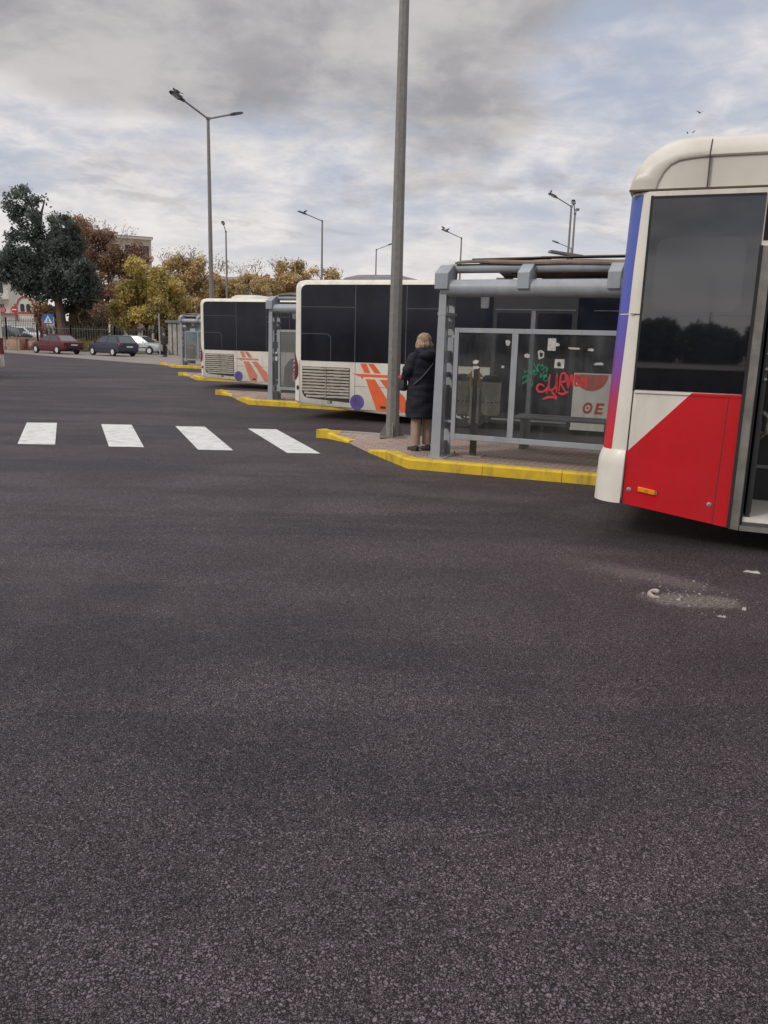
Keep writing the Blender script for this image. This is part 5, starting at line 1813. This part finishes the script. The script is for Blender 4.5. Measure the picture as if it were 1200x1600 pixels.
def broad_tree(label, px, Y, crown, m, seed, dens=420, size=0.24, trunk_h=2.2, cat='tree', twigs=0, group='trees behind the car park', name='tree', dscale=1.6, sparse=None):
    rs = random.Random(seed)
    base = ground_at(px, Y)
    root = empty(name, base, 0, label, cat, group)
    cl = px_clumps(crown, Y, base, dscale, rs)
    big = []
    for c, r in cl:
        k = max(3, int(3 + r[0] * r[2] * 1.6))
        for _ in range(k):
            v = Vector((rs.gauss(0, 0.5), rs.gauss(0, 0.5), rs.gauss(0, 0.5)))
            f = rs.uniform(0.28, 0.5)
            big.append((c + Vector((v.x * r[0], v.y * r[1], v.z * r[2])), (r[0] * f, r[1] * f, r[2] * f)))
    tb = MB()
    cz = sum(c.z for c, r in cl) / len(cl)
    cc_ = sum((c for c, r in cl), Vector()) / len(cl)
    tb.tube([(0, 0, -0.05), (0.05, 0.02, trunk_h * 0.5), (cc_.x * 0.3, 0.05, trunk_h)], [0.28, 0.21, 0.17], 8)
    tips = []
    for c, r in cl:
        s0 = Vector((cc_.x * 0.3, 0.05, trunk_h))
        e = Vector(c)
        m1 = s0.lerp(e, 0.5) + Vector((rs.gauss(0, 0.2), rs.gauss(0, 0.2), 0.15))
        tb.tube([s0 - Vector((0, 0, 0.2)), m1, e], [0.13, 0.08, 0.04], 5)
        for _ in range(4):
            d = Vector((rs.gauss(0, 0.8), rs.gauss(0, 0.8), rs.uniform(0.2, 1))).normalized()
            branches(tb, e, d, max(r) * 0.45, 0.03, 1, rs, tips)
    tb.build('trunk', M_bark, root)
    foliage_obj('crown', big, dens, size, m, root, seed + 1)
    if sparse:
        sc2 = px_clumps(sparse, Y, base, dscale, rs)
        foliage_obj('upper_leaves', sc2, 130, size * 0.62, M_pale, root, seed + 5)
        tb2, tp2 = MB(), []
        for c, r in sc2:
            for _ in range(5):
                p0 = c + Vector((rs.gauss(0, 0.45) * r[0], rs.gauss(0, 0.4) * r[1], -r[2] * 0.9))
                branches(tb2, p0, Vector((rs.gauss(0, 0.3), rs.gauss(0, 0.3), 1)).normalized(), r[2] * 0.6, 0.03, 2, rs, tp2, 0.45)
        tb2.build('bare_twigs', M_twig, root)
    if twigs:
        tw = MB()
        tp = []
        top = sorted(cl, key=lambda q_: -q_[0].z)[:max(2, len(cl) // 2)]
        for c, r in top:
            for _ in range(twigs):
                p0 = c + Vector((rs.gauss(0, 0.5) * r[0], rs.gauss(0, 0.5) * r[1], r[2] * 0.2))
                d = Vector((rs.gauss(0, 0.35), rs.gauss(0, 0.35), 1)).normalized()
                branches(tw, p0, d, r[2] * 0.5, 0.028, 2, rs, tp, 0.45)
        tw.build('twigs', M_twig, root)
        sm = [(p_, (0.25, 0.25, 0.25)) for p_ in tp]
        foliage_obj('twig_leaves', sm, 36, size * 0.62, m, root, seed + 2)
    return root


# tall dark pine
pY = 72.0
pb = ground_at(103, pY)
pine = empty('pine_tree', pb, 0, 'tall dark green pine with a leaning trunk, by the blue sign', 'tree', 'trees behind the car park')
rs = random.Random(3)
tk = MB()
ptx = [at(x, y, pY) - pb for x, y in ((103, 548), (99, 520), (93, 480), (84, 440), (76, 410), (70, 380), (62, 350), (45, 315))]
tk.tube(ptx, [0.52, 0.44, 0.36, 0.29, 0.22, 0.16, 0.11, 0.05], 9)
tk2 = [at(x, y, pY + 1.5) - pb for x, y in ((113, 548), (113, 500), (116, 450), (108, 400), (100, 360))]
tk.tube(tk2, [0.42, 0.36, 0.26, 0.16, 0.06], 8)
for a, b in (((84, 440), (45, 448)), ((78, 415), (66, 424)), ((93, 480), (50, 490)), ((70, 380), (95, 340)), ((62, 350), (70, 312)), ((116, 450), (150, 432)), ((113, 470), (155, 470)), ((76, 410), (20, 400)), ((80, 425), (30, 435)), ((108, 400), (135, 385)), ((62, 350), (20, 330)), ((84, 440), (58, 460))):
    p0, p1 = at(*a, pY) - pb, at(*b, pY + rs.uniform(-1.5, 1)) - pb
    tk.tube([p0, p0.lerp(p1, 0.5) + Vector((0, 0, 0.15)), p1], [0.13, 0.09, 0.04], 6)
tk.build('trunk', mat('pine bark', (0.13, 0.085, 0.065), 0.9, var=0.35, vscale=3), pine)
pc = [(42, 300, 10, 8), (28, 306, 9, 7), (46, 314, 13, 9), (62, 316, 11, 6), (30, 326, 14, 10), (20, 324, 7, 9), (48, 334, 14, 9), (30, 345, 11, 8), (40, 356, 16, 9), (28, 372, 14, 10), (52, 372, 14, 9), (62, 350, 8, 9), (24, 386, 11, 8),
      (88, 346, 9, 6), (104, 346, 14, 10), (116, 356, 12, 10), (100, 362, 15, 9), (88, 372, 12, 9), (116, 376, 16, 12), (76, 384, 14, 10), (100, 392, 22, 13), (130, 390, 12, 12), (126, 408, 18, 12), (70, 402, 20, 12), (96, 414, 20, 12), (140, 420, 15, 12),
      (40, 398, 18, 10), (14, 398, 14, 9), (8, 412, 14, 10), (30, 416, 20, 11), (56, 424, 18, 11), (84, 430, 15, 12), (116, 432, 20, 13), (14, 432, 18, 10), (38, 442, 20, 11), (64, 446, 18, 11), (104, 450, 16, 12), (132, 448, 18, 12), (150, 440, 12, 10), (120, 464, 20, 12), (144, 464, 12, 10), (110, 476, 18, 10), (136, 478, 12, 8), (0, 430, 18, 14), (-10, 400, 16, 12), (-15, 450, 18, 14)]
pcl = px_clumps(pc + [(84, 425, 14, 14), (74, 398, 12, 12), (90, 452, 14, 10), (84, 440, 10, 14), (112, 446, 14, 16), (64, 362, 9, 12), (58, 338, 8, 10), (98, 380, 14, 14), (66, 380, 10, 12), (140, 446, 14, 12), (122, 430, 16, 14), (50, 408, 16, 10), (20, 425, 14, 12)], pY, pb, 1.7, rs)
pcl = [(c - Vector((0, 0.7, 0)), r) for c, r in pcl]
sub = []
for c, r in pcl:
    for _ in range(5):
        v = Vector((rs.gauss(0, 0.45), rs.gauss(0, 0.45), rs.gauss(0, 0.4)))
        f = rs.uniform(0.38, 0.55)
        sub.append((c + Vector((v.x * r[0], v.y * r[1], v.z * r[2])), (r[0] * f, r[1] * f, r[2] * f * 0.9)))
sub += [(c - Vector((0, 0.2, 0)), r) for c, r in px_clumps([(50, 425, 34, 24), (105, 430, 40, 34), (102, 384, 24, 24), (30, 410, 26, 22), (70, 455, 30, 14), (130, 450, 22, 22), (84, 410, 26, 20)], pY, pb, 0.5, rs)]
foliage_obj('crown', sub, 1000, 0.17, M_pine, pine, 8, 0.0, 0.17)

broad_tree('half-bare brown leaved tree between the pine and the apartment block', 160, 90,
           [(225, 408, 12, 14), (222, 440, 14, 16), (132, 372, 22, 24), (165, 380, 28, 26), (195, 392, 24, 22), (140, 410, 26, 24), (180, 420, 32, 26), (210, 425, 18, 22), (150, 450, 26, 24), (190, 455, 24, 20), (165, 485, 24, 20)], M_brown, 21, 620, 0.19, 3.5, twigs=5)
broad_tree('full round yellow-green tree above the pale grey green car', 228, 74,
           [(205, 462, 26, 22), (235, 452, 28, 22), (262, 466, 24, 24), (192, 486, 20, 22), (198, 502, 16, 12), (225, 486, 30, 26), (255, 494, 26, 22), (278, 486, 16, 20)], M_yel, 31, 1700, 0.18, 2.6)
broad_tree('small orange tree between the chapel and the pine trunk', 64, 80, [(64, 472, 12, 16), (72, 488, 12, 12), (58, 490, 9, 10)], M_oran, 41, 360, 0.2, 1.4)
gold = (('golden tree with bare twigs left of the double-arm lamp', 285, 86, [(268, 428, 22, 20), (292, 425, 24, 22), (315, 440, 22, 24), (275, 458, 24, 22), (300, 468, 24, 22), (322, 478, 18, 20)], M_gold, 51),
        ('golden tree right of the double-arm lamp', 348, 88, [(338, 445, 20, 20), (360, 448, 20, 18), (345, 470, 24, 22), (372, 470, 18, 20)], M_gold, 61),
        ('golden tree above the grimy white bus with faded stripes', 402, 90, [(386, 442, 20, 14), (408, 436, 20, 16), (395, 460, 24, 20), (425, 455, 20, 20)], M_gold, 71),
        ('golden tree between the grimy bus and the lamp with one left arm', 452, 92, [(440, 430, 20, 16), (462, 432, 20, 16), (450, 455, 24, 20), (480, 450, 16, 18)], M_gold, 81),
        ('brownish golden tree seen over the roof of the orange striped bus', 520, 96, [(500, 434, 18, 12), (522, 436, 18, 12), (510, 458, 24, 18), (540, 455, 20, 16)], M_gold, 91))
SP = {51: [(262, 402, 16, 14), (285, 396, 18, 13), (308, 402, 16, 14)], 61: [(340, 412, 14, 12), (356, 418, 12, 10)], 71: [(380, 424, 12, 9), (400, 416, 14, 10)], 81: [(432, 412, 16, 10), (452, 416, 14, 10), (470, 420, 12, 9)], 91: [(498, 422, 14, 9), (522, 424, 14, 8)]}
for lb_, px, Y, cr, m, sd in gold:
    broad_tree(lb_, px, Y, cr, m, sd, 1000, 0.19, 3.0, sparse=SP[sd])

bushes = (('dry brown bush behind the railing under the pine', 140, 73, [(130, 500, 16, 16), (150, 505, 18, 15), (140, 520, 20, 12)], M_bushb, 101),
          ('dark green bush behind the railing above the navy hatchback', 168, 72.5, [(160, 512, 14, 12), (176, 515, 14, 11), (168, 524, 18, 8)], M_bush, 111),
          ('green bush right of the blue sign', 86, 76, [(80, 518, 12, 9), (96, 520, 12, 8), (70, 520, 9, 7)], M_bush, 121),
          ('shaded bush under the yellow-green tree', 205, 76, [(196, 514, 16, 10), (220, 516, 18, 9), (245, 516, 14, 9)], M_bush, 131),
          ('reddish bush between the pine trunk and the brown tree', 152, 78, [(150, 478, 10, 14), (158, 490, 10, 12)], M_brown, 141))
for lb_, px, Y, cr, m, sd in bushes:
    broad_tree(lb_, px, Y, cr, m, sd, 420, 0.16, 0.4, 'bush', group='bushes behind the railing', name='bush', dscale=0.6)

# yellow-green strip of grass behind the railing
gv, gf = [], []
g0, g1 = ground_at(100, 70.5), ground_at(175, 70.5)
rs = random.Random(77)
for _ in range(3500):
    x, y = rs.uniform(g0.x, g1.x), 70.2 + rs.random() ** 2 * 6
    s = rs.uniform(0.25, 0.7)
    z0 = 0.1 + (y - 70.2) * 0.12
    o = len(gv)
    a = rs.uniform(0, PI)
    ex, ey_ = math.cos(a) * 0.06, math.sin(a) * 0.06
    gv += [(x - ex, y - ey_, z0), (x + ex, y + ey_, z0), (x + rs.gauss(0, 0.1), y, z0 + s)]
    gf.append((o, o + 1, o + 2))
tag(MB().add(gv, gf).build('grass', M_grass, smooth=0), 'tall yellow-green grass behind the railing between the red and navy cars', 'grass', kind='stuff')
MB().add([(g0.x - 25, 69.8, 0.02), (g1.x + 3, 69.8, 0.02), (g1.x + 3, 78, 1.0), (g0.x - 25, 78, 1.0)], [(0, 1, 2, 3)]).build('ground', mat('dry bank', (0.17, 0.15, 0.06), 0.9, var=0.3, vscale=0.8), smooth=0)['kind'] = 'structure'

# ------------------------------------------------------------------ litter on the asphalt
rp = gpt(1024, 931)
ro = MB()
pts = [(0.045 * math.cos(R(a)), 0.045 * math.sin(R(a)), 0.014 + 0.012 * math.sin(R(a))) for a in range(40, 300, 20)]
ro.tube(pts, [0.015 + 0.004 * math.sin(i) for i in range(len(pts))], 8)
o = ro.build('stone_fragment', M_cem)
o.scale = (0.9, 0.9, 0.9)
o.location = rp
tag(o, 'curved pale stone fragment at the left end of the cement stain', 'debris')


def scrap(px, py, w, h, label, seed, m=M_paper):
    q_ = random.Random(seed)
    c = gpt(px, py)
    n = 13
    jj = [q_.uniform(0.35, 1.25) for _ in range(n)]
    mb = MB()
    rings = []
    for k, (s, z) in enumerate(((1.0, 0.001), (1.0, 0.004), (0.6, 0.009), (0.15, 0.008))):
        rings.append([Vector((w * s * math.cos(2 * PI * i / n) * jj[i], h * s * math.sin(2 * PI * i / n) * jj[-i], z * q_.uniform(0.4, 2.2))) for i in range(n)])
    mb.loft(rings)
    o = mb.build('paper_scrap', m, smooth=30)
    o.location = c
    o.rotation_euler = (0, 0, q_.uniform(0, PI) if w == h else R(-20))
    tag(o, label, 'litter')


scrap(1175, 895, 0.060, 0.016, 'long crumpled white paper scrap under the near bus door', 1)
scrap(1163, 953, 0.016, 0.016, 'tiny white scrap right of the cement stain', 2)
scrap(1060, 938, 0.014, 0.010, 'tiny white scrap on the cement stain', 3)
scrap(1130, 965, 0.030, 0.006, 'thin white scrap in front of the cement stain', 4)

# a row of trees and low houses behind the camera, mirrored in the near bus window

lamp_post('lamp post far behind the camera, mirrored in the near bus window', (-32.6, -91.5, 0), ang(-0.9, 0.3), arms=1)
rs = random.Random(123)
wl = []
for i in range(46):
    f = i / 45
    c = Vector((-95 + 150 * f, -62 - 14 * math.sin(f * 3), 0))
    h = rs.uniform(2.0, 3.4)
    wl.append((c + Vector((rs.gauss(0, 1), rs.gauss(0, 2), h * 0.8)), (2.6, 2.2, h)))
tag(foliage_obj('distant_wood', wl, 260, 0.5, M_bush, None, 124), 'dark belt of trees behind the camera, mirrored in the near bus window', 'trees', kind='stuff')

wl = []
rs = random.Random(321)
for i in range(120):
    f = i / 119
    c = Vector((-150 + 330 * f, 185 - 60 * f + 12 * math.sin(f * 9), 0))
    h = rs.uniform(2.4, 4.2)
    wl.append((c + Vector((rs.gauss(0, 1), rs.gauss(0, 2), h * 0.8)), (3.0, 2.2, h)))
tag(foliage_obj('distant_wood', wl, 150, 0.6, M_bushb, None, 125), 'far belt of brownish trees along the horizon', 'trees', kind='stuff')

# rubble chips round the cement stain, thinning out over the asphalt
rs = random.Random(909)
gvm = MB()
for i in range(150):
    if i < 130:
        t_ = rs.random()
        c = _a.lerp(_b, t_ ** 2.5 * 0.9) + Vector((rs.gauss(0.02, 0.2), rs.gauss(0, 0.10), 0))
        sz = rs.uniform(0.0025, 0.006) if i % 12 else 0.010
    else:
        c = Vector((rs.uniform(-5, 4), rs.uniform(1.8, 11), 0))
        sz = rs.uniform(0.003, 0.006)
    n = 5
    ph = rs.uniform(0, PI)
    rings = [[c + Vector((sz * k_ * math.cos(ph + 2 * PI * j / n) * rs.uniform(0.7, 1.4), sz * k_ * math.sin(ph + 2 * PI * j / n) * rs.uniform(0.7, 1.2), sz * h_)) for j in range(n)] for k_, h_ in ((1, 0.05), (0.9, 0.6), (0.35, 0.95))]
    gvm.loft(rings)
tag(gvm.build('rubble_chips', mat('pale chip', (0.25, 0.215, 0.185), 0.9, var=0.2, island=0.5), smooth=0), 'loose pale stone chips round the cement stain and over the asphalt', 'gravel', kind='stuff')
